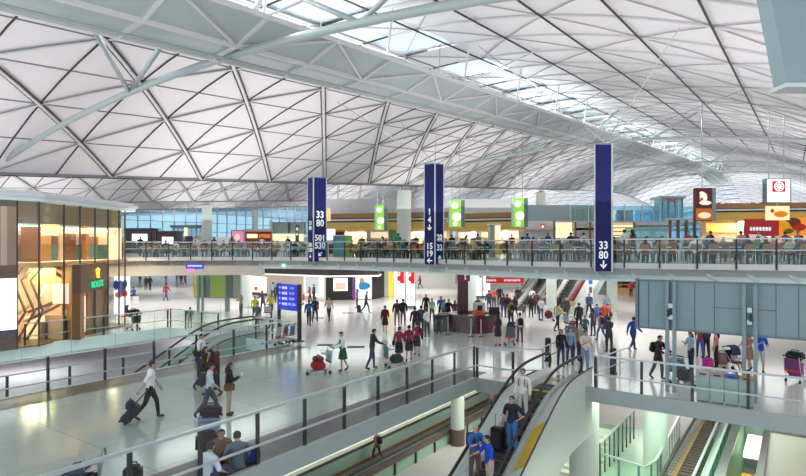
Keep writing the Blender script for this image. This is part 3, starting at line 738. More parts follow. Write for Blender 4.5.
blue_pillar(435, 'dark blue pillar sign reading 1 4 and 15 19, middle of the three', [
    [('t', '1', 7.15, .5), ('t', '4', 6.68, .5), ('a', 0, 6.24, .36), ('t', '15', 5.14, .5), ('t', '19', 4.70, .5), ('a', -90, 4.30, .36)],
    [('t', '20', 5.65, .5), ('t', '32', 5.05, .5), ('a', 180, 4.44, .36)]], .68, .70, 0, a1=R(25), a2=R(40))
blue_pillar(612, 'tall dark blue pillar sign reading 33 80, rightmost of the three', [
    [('t', '33', 5.16, .50), ('t', '80', 4.72, .50), ('a', 0, 4.30, .38)], []], .78, .18, 0, a1=R(2), a2=R(70), z1=9.75, z0=4.0)
# cables from the pillar heads up to the vault
for px, lab in ((435, 'two thin steel stays rising from the middle blue pillar'), (606, 'thin steel stays fanning up from the right blue pillar')):
    p, a = edge_at_px(px); Y = p.y-.1; x = P(px, Y); t = thing('stay_cables', lab, 'cable', (x, Y, 9.9), world=True)
    uu, vv = SU*x+CU*Y, CU*x-SU*Y
    for du, dv in ((-6, 4), (-3, -5), (6, 5), (5, -6)):
        D = -(vv+dv); Dc = 14.6 if D < 32.6 else 50.6
        m = MB(); m.tube([(x, Y, 9.9), S(uu+du, D, Dc, -.1)], .022, 5); m.build('cable', M_chrome, t)

# ---------------- left glass pavilion ----------------
A_, B_, C_ = Vector((-18.6, 28.8)), Vector((-17.9, 37.0)), Vector((-21.9, 24.6))
t = thing('shop_pavilion', 'two storey glass shop pavilion with a white rounded roof edge at the left', 'shop', (A_.x, A_.y, 0), world=True)
Z1 = 7.42
roof = [C_, A_, B_, B_+Vector((-14, 3)), C_+Vector((-14, 6))]
def out(p, d): 
    c = Vector((-25, 32)); return p+(p-c).normalized()*d
m = MB(); m.prism([out(p, .2) for p in roof], 7.42, 7.62); m.build('roof_soffit', M_fasc, t)
m = MB(); m.prism([out(p, .42) for p in roof], 7.62, 7.82); m.build('roof_fascia', mat('lilac white metal', (.66, .67, .76), .3), t, bevel=.06)
m = MB(); m.prism([out(p, .1) for p in roof], 7.82, 7.95); m.build('roof_deck', M_white, t)
m = MB(); m.prism([out(p, -.12) for p in roof], -.0, .06); m.build('floor_plate', M_wood, t)
m = MB(); m.prism([out(p, -.3) for p in roof], 4.05, 4.3); m.build('upper_floor', M_warm2, t)
lastp = None
pxs = [-60, 17, 39, 64, 80, 95, 108, 119, 125]
def wall_at(px):
    for a, b in ((C_, A_), (A_, B_)):
        pa, pb = CX+FOC*a.x/a.y, CX+FOC*b.x/b.y
        if pa <= px <= pb+.6:
            lo, hi = 0, 1
            for _ in range(40):
                mid = (lo+hi)/2; q = a.lerp(b, mid)
                if CX+FOC*q.x/q.y < px: lo = mid
                else: hi = mid
            return a.lerp(b, lo)
    return C_ if px < 0 else B_
wp = [wall_at(p) for p in pxs]
for i, (a, b) in enumerate(zip(wp, wp[1:])):
    if i > 0:
        m = MB(); m.seg(a, b, .03, .06, 7.42); g = m.build('glass_panel', M_shopglass, t)
    m = MB(); m.seg(b-Vector((0, .035)), b+Vector((0, .035)), .07, 0, 7.42); m.build('mullion', M_dark, t)
# the upper frieze behind the glass and the transom
m = MB()
for a, b in zip(wp[1:], wp[2:]): m.seg(out(a, -.25), out(b, -.25), .08, 6.3, 7.4)
m.build('upper_blind', mat('taupe blind', (.36, .30, .24), .6, noise=.05), t)
# brick textured beige panel with a lit white advert at the far left
bm_ = tiles('ribbed beige stone', (.62, .50, .38), (.55, .43, .32), (.34, .27, .2), .3, .6, wid=.02, nz=.2)
q0, q1 = wall_at(-60), wall_at(16)
m = MB(); m.seg(q0, q1, .12, 4.2, 7.1); m.build('stone_panel', bm_, t)
for w_, z0_, z1_ in ((.12, 7.1, 7.42), (.14, 3.55, 4.2), (.12, 0, 1.0)): MB().seg(q0, q1, w_, z0_, z1_).build('brown_surround', mat('dark brown stone', (.16, .11, .09), .4), t)
m = MB(); m.seg(q0, q1, .2, 1.0, 3.55); la = m.build('lit_advert', M_glow, t)
n = (q1-q0).normalized(); c = q0.lerp(q1, .83)
text('ROLEX', .16, M_black, la, (c.x-A_.x+.1, c.y-A_.y-.12, 3.05), (R(90), 0, math.atan2(n.y, n.x)))
m = MB(); m.seg(q0, q1, .24, .94, 1.02); m.build('advert_trim', mat('royal blue trim', (.02, .06, .4), .4), t)
# interior: warm back walls, ceilings, stair ribbons, gold columns
def inn(s_, d): p = A_.lerp(B_, s_); return Vector((p.x-d, p.y+d*.3))
back = [Vector((-24.5, 28)), inn(-.1, 3.2), inn(.95, 2.6)]
m = MB(); m.seg(back[0], back[1], .2, .06, 4.05); m.seg(back[1], back[2], .2, .06, 4.05); m.build('lower_back_wall', M_warm2, t)
ub_ = [inn(-.35, 2.4), inn(-.1, 2.4), inn(.98, 1.8)]
for k in range(9):
    p, q = ub_[1].lerp(ub_[2], k/9), ub_[1].lerp(ub_[2], (k+.96)/9)
    m = MB(); m.seg(p, q, .12, 4.3, 5.25); m.build('teal_lower_panel', cm(*[(70, 120, 118), (150, 125, 85), (60, 105, 105), (165, 135, 90), (85, 130, 128), (110, 80, 55), (75, 120, 118), (95, 140, 135), (70, 100, 100)][k]), t)
    m = MB(); m.seg(p, q, .12, 5.25, 5.75); m.build('busy_shelf', cm(*[(90, 70, 60), (190, 150, 100), (70, 70, 75), (200, 160, 110), (120, 90, 80), (110, 75, 50), (210, 190, 190), (170, 110, 70), (230, 215, 190)][k]), t)
    m = MB(); m.seg(p, q, .12, 5.75, 6.3); m.build('pale_upper_panel', cm(*[(200, 195, 190), (215, 215, 225), (190, 200, 205), (225, 220, 210), (200, 205, 210), (150, 105, 60), (225, 220, 215), (215, 205, 200), (235, 225, 205)][k]), t)
m = MB(); m.seg(ub_[0], ub_[1], .12, 4.3, 6.3); m.build('brown_wall', mat('umber wall', (.10, .07, .05), .5), t)
m = MB(); m.seg(back[0], back[1]+Vector((-1, 1)), .2, 6.2, 7.4); m.build('upper_back_wall', mat('taupe blind', (.36, .30, .24), .6), t)
for px, Y, z0, z1, w, mm, nm in ((54, 33, 4.3, 5.9, .7, M_warm2, 'lit_column'), (70, 34.5, 4.3, 5.9, .7, M_warm2, 'lit_column'), (84, 34.8, 4.3, 7.3, .3, M_brown, 'wood_column'), (114, 37.6, 4.3, 7.0, .7, M_warm, 'lit_column'), (29, 30.2, 4.3, 6.2, .9, M_brown, 'wood_column')):
    x = P(px, Y); m = MB(); m.box(x-w/2, x+w/2, Y, Y+.3, z0, z1); m.build(nm, mm, t)
for px, Y, z in ((72, 34, 6.75), (112, 37.2, 6.8), (50, 33, 6.15)):
    x = P(px, Y); m = MB(); m.lathe([(.05, .5), (.45, .42), (.5, .1), (.42, 0)], 16, c=(x, Y, z)); m.build('lamp_shade', mat('amber lamp', (1, .50, .10), .4, emit=.55), t)
m = MB(); x0, x1 = P(42, 31), P(125, 38.4); m.prism([(x0, 31), (x1, 38.4), (x1-.1, 38.5), (x0-.3, 31.2)], 5.9, 6.25); m.build('white_ceiling_band', M_cream, t)
m = MB(); x = P(28, 29.5); m.box(x-1.0, P(61, 31.5), 31.0, 31.1, 3.05, 3.95); m.build('green_screen', mat('lime lit screen', (.30, .50, .12), .4, emit=.35, noise=.4, nscale=1), t)
m = MB(); m.box(P(53, 30.6), P(72, 30.6), 30.55, 30.62, 2.0, 3.1); ws = m.build('white_notice', mat('cream lit notice', (.9, .8, .68), .4, emit=.35), t)
m = MB(); xh = P(59, 30.5)
for i, (dx, dz, r) in enumerate(((-.12, .05, .11), (.05, .05, .11), (.2, .07, .07))): m.ball((xh+dx, 30.53, 2.45+dz), (r, .02, r*1.1), 0)
m.build('red_heart_mark', mat('red mark', (.8, .06, .03), .5, emit=.2), ws)
for k, (dx, r0) in enumerate(((0, 2.0), (.35, 2.4), (-.4, 1.7), (.1, 2.9))):
    m = MB(); cx_, cy_ = P(22, 31), 31
    pts = [(cx_+dx+r0*math.cos(a), cy_+.4*math.sin(a), 1.0+.18*k+2.7*(i/20)) for i, a in enumerate([R(-80+150*j/20) for j in range(21)])]
    m.strip(pts, .12, .14); m.build('curved_ribbon', M_wood if k % 2 else M_cream, t)
for k in range(3):
    m = MB(); x = P(20+9*k, 30.3); m.strip([(x-.6, 30.3, .1), (x+.3, 30.3, 1.6), (x-.4, 30.3, 3.3), (x+.2, 30.3, 4.0)], .10, .10, up=(0, 1, 0)); m.build('branching_strut', mat('dark wood', (.13, .08, .05), .5), t)
for k, (px, w, h, mm) in enumerate(((35, .9, 1.2, M_warm), (58, 1.2, 1.3, M_warm2), (74, .8, 1.6, M_warm2), (46, .5, .9, M_brown))):
    x = P(px, 30.9); m = MB(); m.box(x-w/2, x+w/2, 30.7, 31.1, .06, .06+h); m.build('display_counter', mm, t)
# wooden shop portal with crown and green name
PA, PB = Vector((P(82, 30.4), 30.4)), Vector((P(110, 35.2), 35.2))
t2 = thing('shop_portal', 'brown wooden shop portal with a gold crown and green ROLEX name', 'shop front', (PA.x, PA.y, 0), world=True)
d = (PB-PA).normalized(); ang = math.atan2(d.y, d.x); n = Vector((d.y, -d.x)); L = (PB-PA).length
def pp(s, o=0): return PA+d*s+n*o
def slabp(m, s0, s1, o0, o1, z0, z1, mi=0): m.prism([pp(s0, o0), pp(s1, o0), pp(s1, o1), pp(s0, o1)], z0, z1, mi)
mwd = mat('walnut veneer', (.155, .085, .05), .35, noise=.12, nscale=3)
m = MB(); slabp(m, 0, L, -.05, -.5, 2.55, 4.15); m.build('fascia_panel', mwd, t2, bevel=.02)
m = MB(); slabp(m, 0, .7, -.1, -.5, .06, 2.55); slabp(m, L-.15, L, -.1, -.5, .06, 2.55); m.build('side_panel', mat('light walnut', (.36, .16, .05), .35, noise=.12, nscale=3), t2)
m = MB(); slabp(m, 1.9, L-.15, -.3, -.45, .06, 2.55); m.build('wood_door', mat('light walnut', (.36, .16, .05), .35), t2)
m = MB(); slabp(m, .75, 1.6, -.35, -.42, .3, 2.3); m.build('lit_display_window', M_glow, t2)
m = MB(); m.prism([PA+n*-.06, PA+n*-.5, PA+n*-.5+Vector((-1.1, .9)), PA+Vector((-1.1, 1.1))], .06, 4.12); m.build('return_panel', M_brown, t2)
c = pp(L*.52, .0); text('ROLEX', .52, mat('lit green letter', (.02, .62, .30), .4, emit=.6), t2, (c.x-PA.x, c.y-PA.y, 2.92), (R(90), 0, ang), .02, sx_=1.25, bold=.01)
m = MB(); c = pp(L*.52, .02); gm_ = mat('lit gold crown', (1, .72, .08), .3, emit=.6)
for k in range(5):
    a = (k-2)*.36; bx = c+d*(k-2)*.07; tx = c+d*(k-2)*.16
    m.tube([(bx.x, bx.y, 3.35), (tx.x, tx.y, 3.72+.06*(2-abs(k-2)))], [.04, .02], 6); m.ball((tx.x, tx.y, 3.76+.06*(2-abs(k-2))), .045)
m.ball((c.x, c.y, 3.33), (.16, .05, .06)); m.build('crown_emblem', gm_, t2, smooth=True)
# lit poster outside the pavilion
t = thing('lit_poster', 'tall lit poster with blue and red figures right of the glass pavilion', 'advert', (P(121, 39), 39, 0), world=True)
xa, xb = P(114, 41), P(128, 41); m = MB(); m.box(xa, xb, 41, 41.3, .1, 3.4); m.build('light_box', mat('pale blue lit poster', (.78, .86, 1), .4, emit=.9), t)
for k, (fx, z, w, h, c) in enumerate(((.15, 2.3, .2, .6, (30, 60, 190)), (.5, 2.1, .25, .9, (40, 80, 210)), (.8, 2.4, .16, .5, (30, 60, 190)), (.35, 1.6, .3, .35, (230, 70, 60)), (.75, 1.7, .25, .4, (230, 60, 70)))):
    x = xa+(xb-xa)*fx; m = MB(); m.ball((x, 40.98, z), (w, .03, h/1.6)); m.build('printed_figure', cm(*c, rough=.5), t)

# ---------------- behind the food court ----------------
def board(name, label, cat, px0, px1, py0, py1, Y, m, dep=.25, parent=None, Y1=None, emit=False):
    """upright panel given by its size in metres once set at depth Y (and Y1 at its right end)"""
    Y1 = Y1 or Y; x0, x1 = P(px0, Y), P(px1, Y1); z0 = CAMZ-(py1-HY)*Y/FOC; z1 = CAMZ-(py0-HY)*Y/FOC
    mb = MB(); mb.prism([(x0, Y), (x1, Y1), (x1, Y1+dep), (x0, Y+dep)], z0, z1)
    if parent is None:
        t = thing(name, label, cat, (x0, Y, z0), world=True); mb.build('panel', m, t); return t
    return mb.build(name, m, parent)
# curtain walls of blue glass closing the far left and the far ends
t = None
def curtain(label, a, b, z0, z1, n, rows, mm):
    a, b = Vector(a), Vector(b); o = MB(); o.seg(a, b, .05, z0, z1); o = o.build('window_1', mm); o['kind'] = 'structure'
    m = MB()
    for i in range(n+1): p = a.lerp(b, i/n); d = (b-a).normalized(); m.seg(p-d*.08, p+d*.08, .3, z0, z1)
    for k in range(rows+1): z = z0+(z1-z0)*k/rows; m.seg(a, b, .22, z-.07, z+.07)
    f = m.build('window_frame', M_white, o)
M_cw = glass('pale blue curtain glass', (.66, .86, .95), .06, .2)
curtain('', uv(20, -118), uv(196, -118), ZM, 22, 60, 8, M_cw)
curtain('', uv(150, -118), uv(150, 30), ZM, 13.5, 50, 4, M_cw)
curtain('', uv(-8, -110), uv(20, -118), ZM, 22, 12, 8, M_cw)
# white upper building mass behind the stalls
mb = MB(); mb.box(P(325, 84), P(520, 84), 84, 86, 7.5, 12.3); mb.box(P(500, 90), P(700, 90), 90, 92, ZM, 6.6); struct('wall_mezzanine', mb, M_white)
mb = MB(); mb.box(-62, 50, 108, 109, ZM, 7.0); struct('wall_far', mb, M_cream)

def stall_block(label, px0, px1, Y0, Y1, gold=True, seed=1, dy=0):
    rnd = random.Random(seed)
    x0, x1 = P(px0, Y0), P(px1, Y1); A, B = Vector((x0, Y0)), Vector((x1, Y1)); d = (B-A).normalized(); n = Vector((-d.y, d.x)); L = (B-A).length
    t = thing('food_stall_row', label, 'food stalls', (x0, Y0, ZM), world=True)
    k = (Y0+Y1)/2/FOC
    def pb(m, s0, s1, o0, o1, z0, z1, mi=0): m.prism([A+d*s0+n*o0, A+d*s1+n*o0, A+d*s1+n*o1, A+d*s0+n*o1], z0, z1, mi)
    zt = lambda py: CAMZ-(py+dy-HY)*(Y0+Y1)/2/FOC
    m = MB(); pb(m, 0, L, 1.6, 1.9, ZM, zt(222)); m.build('stall_back_wall', M_warm2, t)
    m = MB(); pb(m, 0, L, -.3, 0, zt(230), zt(222)); m.build('gold_fascia', M_gold, t)
    m = MB(); pb(m, -.2, L, -.6, -.45, zt(220.5), zt(219)); m.build('grey_bar', M_rail, t)
    m = MB(); pb(m, -.2, L, -.2, .8, zt(218), zt(213)); m.build('bronze_fascia', M_brown, t)
    m = MB(); pb(m, 0, L, .0, 1.9, zt(222), zt(218)); m.build('dark_recess', M_dark, t)
    s = .3; i = 0
    while s < L-1.2:
        w = rnd.uniform(1.6, 3.2); w = min(w, L-s-.2)
        mm = rnd.choice([M_warm, cm(255, 240, 215, emit=.55), cm(205, 60, 35, emit=.3), cm(250, 205, 110, emit=.5), cm(130, 40, 30), cm(235, 225, 205, emit=.4), cm(60, 150, 90, emit=.3)])
        m = MB(); pb(m, s, s+w-.15, 1.4, 1.58, ZM+1.75, zt(231.5)); mbd = m.build('menu_board', mm, t)
        for q in range(3):
            m = MB(); pb(m, s+.15+q*(w-.4)/3, s+.15+(q+.8)*(w-.4)/3, 1.36, 1.4, ZM+1.9, zt(233)); m.build('menu_picture', rnd.choice([cm(180, 90, 50), cm(240, 200, 120), cm(90, 50, 40), cm(240, 235, 225), cm(200, 40, 40)]), mbd)
        m = MB(); pb(m, s, s+w-.1, .3, 1.0, ZM, ZM+1.05); pb(m, s-.02, s+w-.08, .25, 1.05, ZM+1.05, ZM+1.12, 1); m.build('serving_counter', [rnd.choice([M_wood, M_cream, M_gold, M_maroon]), M_chrome], t)
        m = MB(); pb(m, s+w-.1, s+w, .2, 1.6, ZM, zt(230)); m.build('partition', M_cream, t)
        x, y = A+d*(s+w/2)+n*.6
        s += w; i += 1
    for q in range(max(2, int(L/5))):
        c = A+d*(L*(q+.5)/max(2, int(L/5)))+n*.6
        lamp('stall_lamp', (c.x, c.y, zt(231)), 1.2, 110, (1, .85, .6))
    return t
stall_block('long row of food stalls under a gold fascia behind the two left blue pillars', 325, 449, 62, 58, seed=3)
stall_block('row of food stalls under a gold fascia right of the middle blue pillar', 450, 521, 57.8, 54, seed=5)
st = stall_block('nearer row of food stalls under a gold fascia at the right edge', 708, 860, 37, 35, seed=8, dy=-10)
# its red advert wall
board('red_advert', '', '', 745, 779, 219, 236, 35.6, cm(140, 20, 30, rough=.4, emit=.35), .1, st, 35.2)
m = MB()
for i in range(7): q = P(750+i*3.1, 35.3); m.box(q, q+.13, 35.28, 35.3, 6.12, 6.36); m.box(q-.03, q+.16, 35.28, 35.3, 6.2+.03*(i % 3), 6.24+.03*(i % 3))
for i in range(5): q = P(749+i*2.2, 35.3); m.box(q, q+.08, 35.28, 35.3, 5.75, 5.9)
m.build('white_lettering', M_wht, st)
oa = board('orange_food_advert', '', '', 779.5, 812, 218, 236, 35.2, cm(235, 140, 30, rough=.4, emit=.4), .1, st, 35)
for px, py, r, c in ((786, 224, .35, (245, 200, 50)), (793, 222, .5, (120, 50, 20)), (799, 227, .45, (200, 50, 20)), (789, 231, .3, (60, 120, 40))):
    m = MB(); m.ball((P(px, 35), 35.0, CAMZ-(py-HY)*35/FOC), (r, .04, r*.55)); m.build('printed_burger', cm(*c), st)
# green leaf-and-circle hanging signs
def rods(t, pts):
    for x, y, z in pts:
        u, D = SU*x+CU*y, -(CU*x-SU*y); Dc = 14.6+36*round((D-14.6)/36); m = MB(); m.cyl(x, y, z, S(u, D, Dc)[2], .035, 6); m.build('hanger_rod', M_chrome, t)
def green_sign(px0, px1, py0, py1, Y, label):
    t = board('hanging_sign', label, 'sign', px0, px1, py0, py1, Y, M_green, .3); t['group'] = 'green signs above the food stalls'
    w = (px1-px0)*Y/FOC; h = (py1-py0)*Y/FOC
    for fx, fz, r in ((.42, .80, .30), (.60, .38, .40), (.45, .12, .2)):
        m = MB(); n = 20; cx, cz = w*fx, h*fz; rr = r*w
        V = [(cx+rr*math.cos(a), -.02, cz+rr*1.0*math.sin(a)) for a in [2*math.pi*i/n for i in range(n)]]
        m.add(V+[(p[0], -.05, p[2]) for p in V], [tuple(range(n)), tuple(range(2*n-1, n-1, -1))]+[(i, n+i, n+(i+1) % n, (i+1) % n) for i in range(n)])
        m.build('white_spot', M_glow, t, off=(0, 0, 0))
    m = MB(); m.box(w, w+.35, 0, .3, 0, h); m.build('side_return', M_teald, t, off=(0, 0, 0))
    rods(t, [(t.location.x+.15, Y+.15, t.location.z+h), (t.location.x+w-.1, Y+.15, t.location.z+h)])
    m = MB(); m.box(-.15, 0, .0, .3, 0, h); m.build('frame', M_fasc, t, off=(0, 0, 0))
green_sign(376, 384, 205, 230, 56, 'small green lit sign with white spots hanging left of the white column')
green_sign(450.5, 461, 200, 227, 52, 'green lit sign with white spots hanging right of the middle blue pillar')
green_sign(513.5, 524, 198, 227, 50, 'green lit sign with white spots hanging at the right end of the gold fascia')
# dark red and white signs on the right
t = board('hanging_sign', 'dark red sign with a steamed dumpling picture left of the gold fascia', 'sign', 695.5, 712, 188, 221, 36, cm(85, 22, 24, rough=.4, emit=.3), .3)
w, h = 17*36/FOC, 33*36/FOC
m = MB(); m.ball((.5, -.02, h*.72), (.25, .04, .32)); m.ball((.62, -.02, h*.55), (.4, .04, .14)); m.ball((.4, -.02, h*.84), (.16, .04, .12)); m.build('white_character', cm(245, 235, 215, emit=.5), t, off=(0, 0, 0))
m = MB(); m.ball((.38, -.05, h*.66), (.1, .03, .1)); m.build('red_dot', M_red, t, off=(0, 0, 0))
m = MB(); m.box(.02, w-.02, -.03, 0, .05, h*.38); m.build('food_picture', cm(180, 100, 45, emit=.4), t, off=(0, 0, 0))
m = MB(); m.ball((.55, -.05, h*.17), (.42, .04, .2)); m.build('dumpling_basket', cm(235, 215, 180, emit=.5), t, off=(0, 0, 0))
m = MB(); m.box(w, w+.22, 0, .3, 0, h); m.build('side_return', M_teal, t, off=(0, 0, 0)); rods(t, [(t.location.x+.5, 36.15, t.location.z+h)])
t = board('hanging_sign', 'white lit sign with a red square emblem high at the right', 'sign', 767, 790, 179.5, 202, 33.5, M_glow, .3)
k = 33.5/FOC
m = MB(); m.box(5.2*k, 18.2*k, -.03, 0, 10*k, 21*k); m.build('red_square', M_red, t, off=(0, 0, 0))
m = MB(); cx, cz = 11.7*k, 15.5*k
for i in range(8):
    a = math.pi*i/4; m.strip([(cx, -.05, cz), (cx+.24*math.cos(a), -.05, cz+.24*math.sin(a))], .045, .02, up=(0, 1, 0))
m.tube([(cx+.27*math.cos(a), -.045, cz+.27*math.sin(a)) for a in [2*math.pi*i/16 for i in range(17)]], .022, 5); m.build('flower_emblem', M_glow, t, off=(0, 0, 0)); rods(t, [(t.location.x+.2, 33.65, t.location.z+22.5*k), (t.location.x+1.1, 33.65, t.location.z+22.5*k)])
text('. A  I  F', .13, M_black, t, (11.7*k, -.02, 6.3*k))
m = MB(); m.box(-.06, 23*k+.06, 0, .34, -.08, 0); m.box(-.06, 0, -.02, .34, 0, 22.6*k); m.box(23*k, 23*k+.06, -.02, .34, 0, 22.6*k); m.box(-.06, 23*k+.06, -.02, .34, 22.5*k, 22.5*k+.06); m.build('frame', M_teald, t, off=(0, 0, 0))
t = board('hanging_sign', 'lit food picture sign hanging below the white emblem sign', 'sign', 768, 789.5, 206, 220, 33.4, cm(250, 225, 170, emit=.6), .25)
m = MB(); m.cyl(t.location.x+.6, 33.5, t.location.z+.8, t.location.z+1.1, .03, 6); m.build('hanger_rod', M_chrome, t)
m = MB(); m.ball((.75, -.02, .35), (.42, .04, .2)); m.build('pastry_picture', cm(225, 130, 40, emit=.4), t, off=(0, 0, 0))
m = MB(); m.ball((.25, -.02, .55), (.12, .04, .12)); m.build('red_emblem', M_red, t, off=(0, 0, 0))
# upper terrace behind with glass lift tower
t = thing('upper_terrace', 'white upper terrace with a glass rail between the right pillar and dark red sign', 'terrace', (P(560, 70), 70, 6.6), world=True)
def bx(nm, px0, px1, py0, py1, Y, m, dep=.3): return board(nm, '', '', px0, px1, py0, py1, Y, m, dep, t)
bx('terrace_slab', 522, 700, 221, 225, 70, M_white, 9); bx('terrace_slab', 525, 700, 228, 230, 66, M_cream, 3)
for i in range(7): bx('rail_panel', 571+i*18, 588+i*18, 206, 221, 69.5, M_sky, .06)
for i in range(8): bx('rail_post', 570+i*18, 571+i*18, 205, 221, 69.4, M_rail, .1)
bx('rear_wall', 520, 598, 205, 221, 78, mat('grey glass wall', (.33, .40, .42), .3), .3)
for i in range(7): bx('gold_screen', 570.5+i*3.4, 572.6+i*3.4, 209, 221, 74, M_gold, .4)
for i, (a, b, c) in enumerate(((600, 607, M_cream), (609, 615, M_warm), (619, 624, M_teald), (628, 633, M_cream), (638, 652, M_cw))): bx('terrace_unit', a, b, 210, 221, 76, c, 1)
t = thing('glass_lift_tower', 'small teal glass lift tower standing on the upper terrace', 'tower', (P(662, 73), 73, 8.3), world=True)
bx('tower_glass', 663, 682, 199, 221, 73, M_tglass, 2.6); bx('tower_roof', 660, 686, 196, 198.5, 72.8, M_teal, 3)
for a in (662, 668, 675, 682): bx('tower_post', a, a+1.2, 198, 221, 72.9, M_teald, .15)
bx('lit_red_notice', 668, 674, 200.5, 202, 72.7, M_red, .05)
# shops and white fronts right of the stalls
t = thing('mezzanine_shop', 'pale shop front with lit beige pillars behind the diners left of the right pillar', 'shop', (P(524, 66), 66, ZM), world=True)
bx('shop_wall', 521, 556, 224, 240, 66.5, M_white, .3); bx('red_square_sign', 541, 544.5, 224, 229, 66.2, M_red, .1)
bx('sign_inset', 542, 543.6, 225.5, 227.5, 66.1, M_glow, .05)
for i in range(4): bx('lit_panel', 556+i*4.2, 559.4+i*4.2, 222.5, 238, 66, M_warm, .2)
bx('dark_frame', 553.5, 555.5, 221, 240, 65.8, M_teald, .3)
t = thing('mezzanine_shop', 'pale shop with wood framed shelves behind the diners right of the right pillar', 'shop', (P(600, 64), 64, ZM), world=True)
bx('shop_wall', 574, 610, 224, 241, 66, M_cream, .3); bx('teal_screen', 626, 668, 227, 241, 62, M_tglass, .2)
for i in range(4): bx('shelf', 613, 634, 223.5+i*3.8, 224.4+i*3.8, 64, M_brown, .5)
for a in (575, 590, 604, 612, 634): bx('frame_post', a, a+1.3, 222, 241, 63.8, M_wood, .3)
bx('lit_shelf_back', 613, 634, 223, 240, 64.6, M_warm, .2)
t = thing('mezzanine_shop', 'glazed shop with brown posts behind the diners left of the dark red sign', 'shop', (P(668, 52), 52, ZM), world=True)
for i in range(5): bx('brown_post', 670+i*8.2, 671.6+i*8.2, 219, 243, 52, M_wood, .3)
bx('shop_glass', 670, 706, 222, 243, 52.3, M_sky, .1); bx('cream_wall', 708, 724, 221, 243, 50, M_white, .4); bx('wall_notice', 714, 719, 222.5, 223.8, 49.8, M_red, .1)
bx('wall_poster', 715, 719, 228, 234, 49.8, M_brown, .1); bx('head_beam', 668, 708, 218, 220, 51.8, M_cream, .6)
# left side kiosks with dark screens
for px0, px1, sx0, sx1, py0, lab in ((125, 151, 132, 147, 229, 'black screen kiosk with a white lit screen just right of the pavilion'), (157, 176, 162, 173, 232, 'smaller black screen kiosk with a white lit screen left of the glass hut')):
    t = thing('screen_kiosk', lab, 'kiosk', (P(px0, 66), 66, ZM), world=True)
    bx('kiosk_body', px0, px1, py0, 253.2, 66, mat('black lacquer', (.02, .012, .015), .3), 2)
    bx('kiosk_roof', px0-1, px1+1, py0-1, py0, 65.8, M_dark, 2.4); bx('lit_screen', sx0, sx1, py0+5, py0+12, 65.8, M_glow, .1)
    bx('screen_caption', sx0, sx0+4, py0+4, py0+5, 65.75, M_red, .1)
t = thing('red_panel', 'narrow maroon panel between the two black screen kiosks', 'panel', (P(152, 66), 66, ZM), world=True); bx('panel', 152.5, 156, 231, 253.2, 66, M_maroon, .3)
t = thing('glass_hut', 'glass hut with dark flat roof left of the far round column', 'kiosk', (P(170, 83), 83, ZM), world=True)
bx('hut_roof', 170, 202, 225, 227.5, 83, M_teald, 4); bx('hut_glass', 172, 200, 228, 252, 83.5, M_cw, 3)
for i in range(7): bx('hut_post', 172+i*4.6, 172.9+i*4.6, 227, 252, 83.2, M_white, .2)
bx('hut_lamp_column', 184, 187, 226, 236, 83.1, M_warm, .2)
for i in range(3): bx('shop_item_panel', 176+i*9, 183+i*9, 236, 252, 82.8, (M_warm2, M_maroon, M_warm2)[i], .3)
t = board('lit_poster', 'pink lit poster board right of the far round column', 'advert', 232, 243, 231, 242, 52, cm(220, 130, 170, emit=.5), .3); bx('poster_frame', 231, 244, 230, 255, 52.2, M_teald, .2)
m = MB(); m.ball((.5, -.03, .45), (.25, .03, .3)); m.build('printed_face', cm(250, 210, 190, emit=.4), t, off=(0, 0, 0))
t = thing('mezzanine_shop', 'reddish brown food shop left of the grey block and leftmost pillar', 'shop', (P(245, 60), 60, ZM), world=True)
bx('shop_wall', 245, 271, 231, 245, 60, cm(150, 70, 45), .4); bx('lit_shelf', 247, 257, 234, 238, 59.8, M_warm, .2); bx('lit_shelf', 259, 270, 234, 238, 59.8, cm(220, 120, 70, emit=.4), .2)
bx('fascia', 244, 272, 229, 231.5, 59.7, M_cream, .5)
t = thing('grey_block', 'grey teal box above the lit shop left of the leftmost blue pillar', 'building', (P(270, 62), 62, ZM), world=True)
bx('grey_panel', 271, 288, 222, 233, 62, M_teal, 1.5); bx('grey_panel', 290, 304, 222, 234, 62, M_teal, 1.5); bx('dark_joint', 288, 290, 222, 230, 61.9, M_dark, .3)
bx('lit_shop_front', 273, 303, 234, 241, 61, M_warm, .3); bx('block_column', 269.5, 271.5, 221, 245, 61.5, M_fasc, .4)
t = thing('green_totem', 'dark green totem sign standing left of the leftmost blue pillar', 'sign', (P(296, 44), 44, ZM), world=True)
bx('totem_post', 295.3, 298.6, 225, 250, 44, mat('bottle green', (.01, .13, .06), .4), .25); bx('white_pictogram', 296, 298, 227.5, 230.5, 43.95, M_wht, .02); bx('white_arrow_mark', 296, 298, 233, 235.5, 43.95, M_wht, .02)
t = thing('teal_kiosk', 'teal boxed kiosk with a lime green end right of the leftmost blue pillar', 'kiosk', (P(333, 43), 43, ZM), world=True)
bx('teal_panel', 333, 346.5, 236, 256.7, 43, mat('teal laminate', (.10, .33, .37), .4), 1.2); bx('lime_panel', 346.5, 351, 236, 256.7, 43, mat('lime laminate', (.30, .55, .04), .4), 1.2); bx('top_board', 332.5, 351.5, 235, 236, 42.9, M_fasc, 1.4)
bx('white_poster', 327, 335, 229, 240, 46, M_glow, .1)
t = thing('small_lit_panel', 'yellow lit hanging box beside the leftmost blue pillar', 'sign', (P(324, 50), 50, 7), world=True); bx('lit_box', 324, 330, 208, 221, 50, cm(250, 210, 140, emit=.5), .4)
t = thing('grey_kiosk', 'grey kiosk with a lit notice among the diners right of the middle pillar', 'kiosk', (P(490, 40), 40, ZM), world=True)
bx('kiosk_body', 490, 495, 224, 262, 41, M_teal, 1); bx('lit_notice', 495.5, 500.5, 225.5, 240, 40.5, cm(255, 225, 190, emit=.7), .3); bx('kiosk_top', 490, 502, 223, 225, 40.4, M_fasc, 1.4)

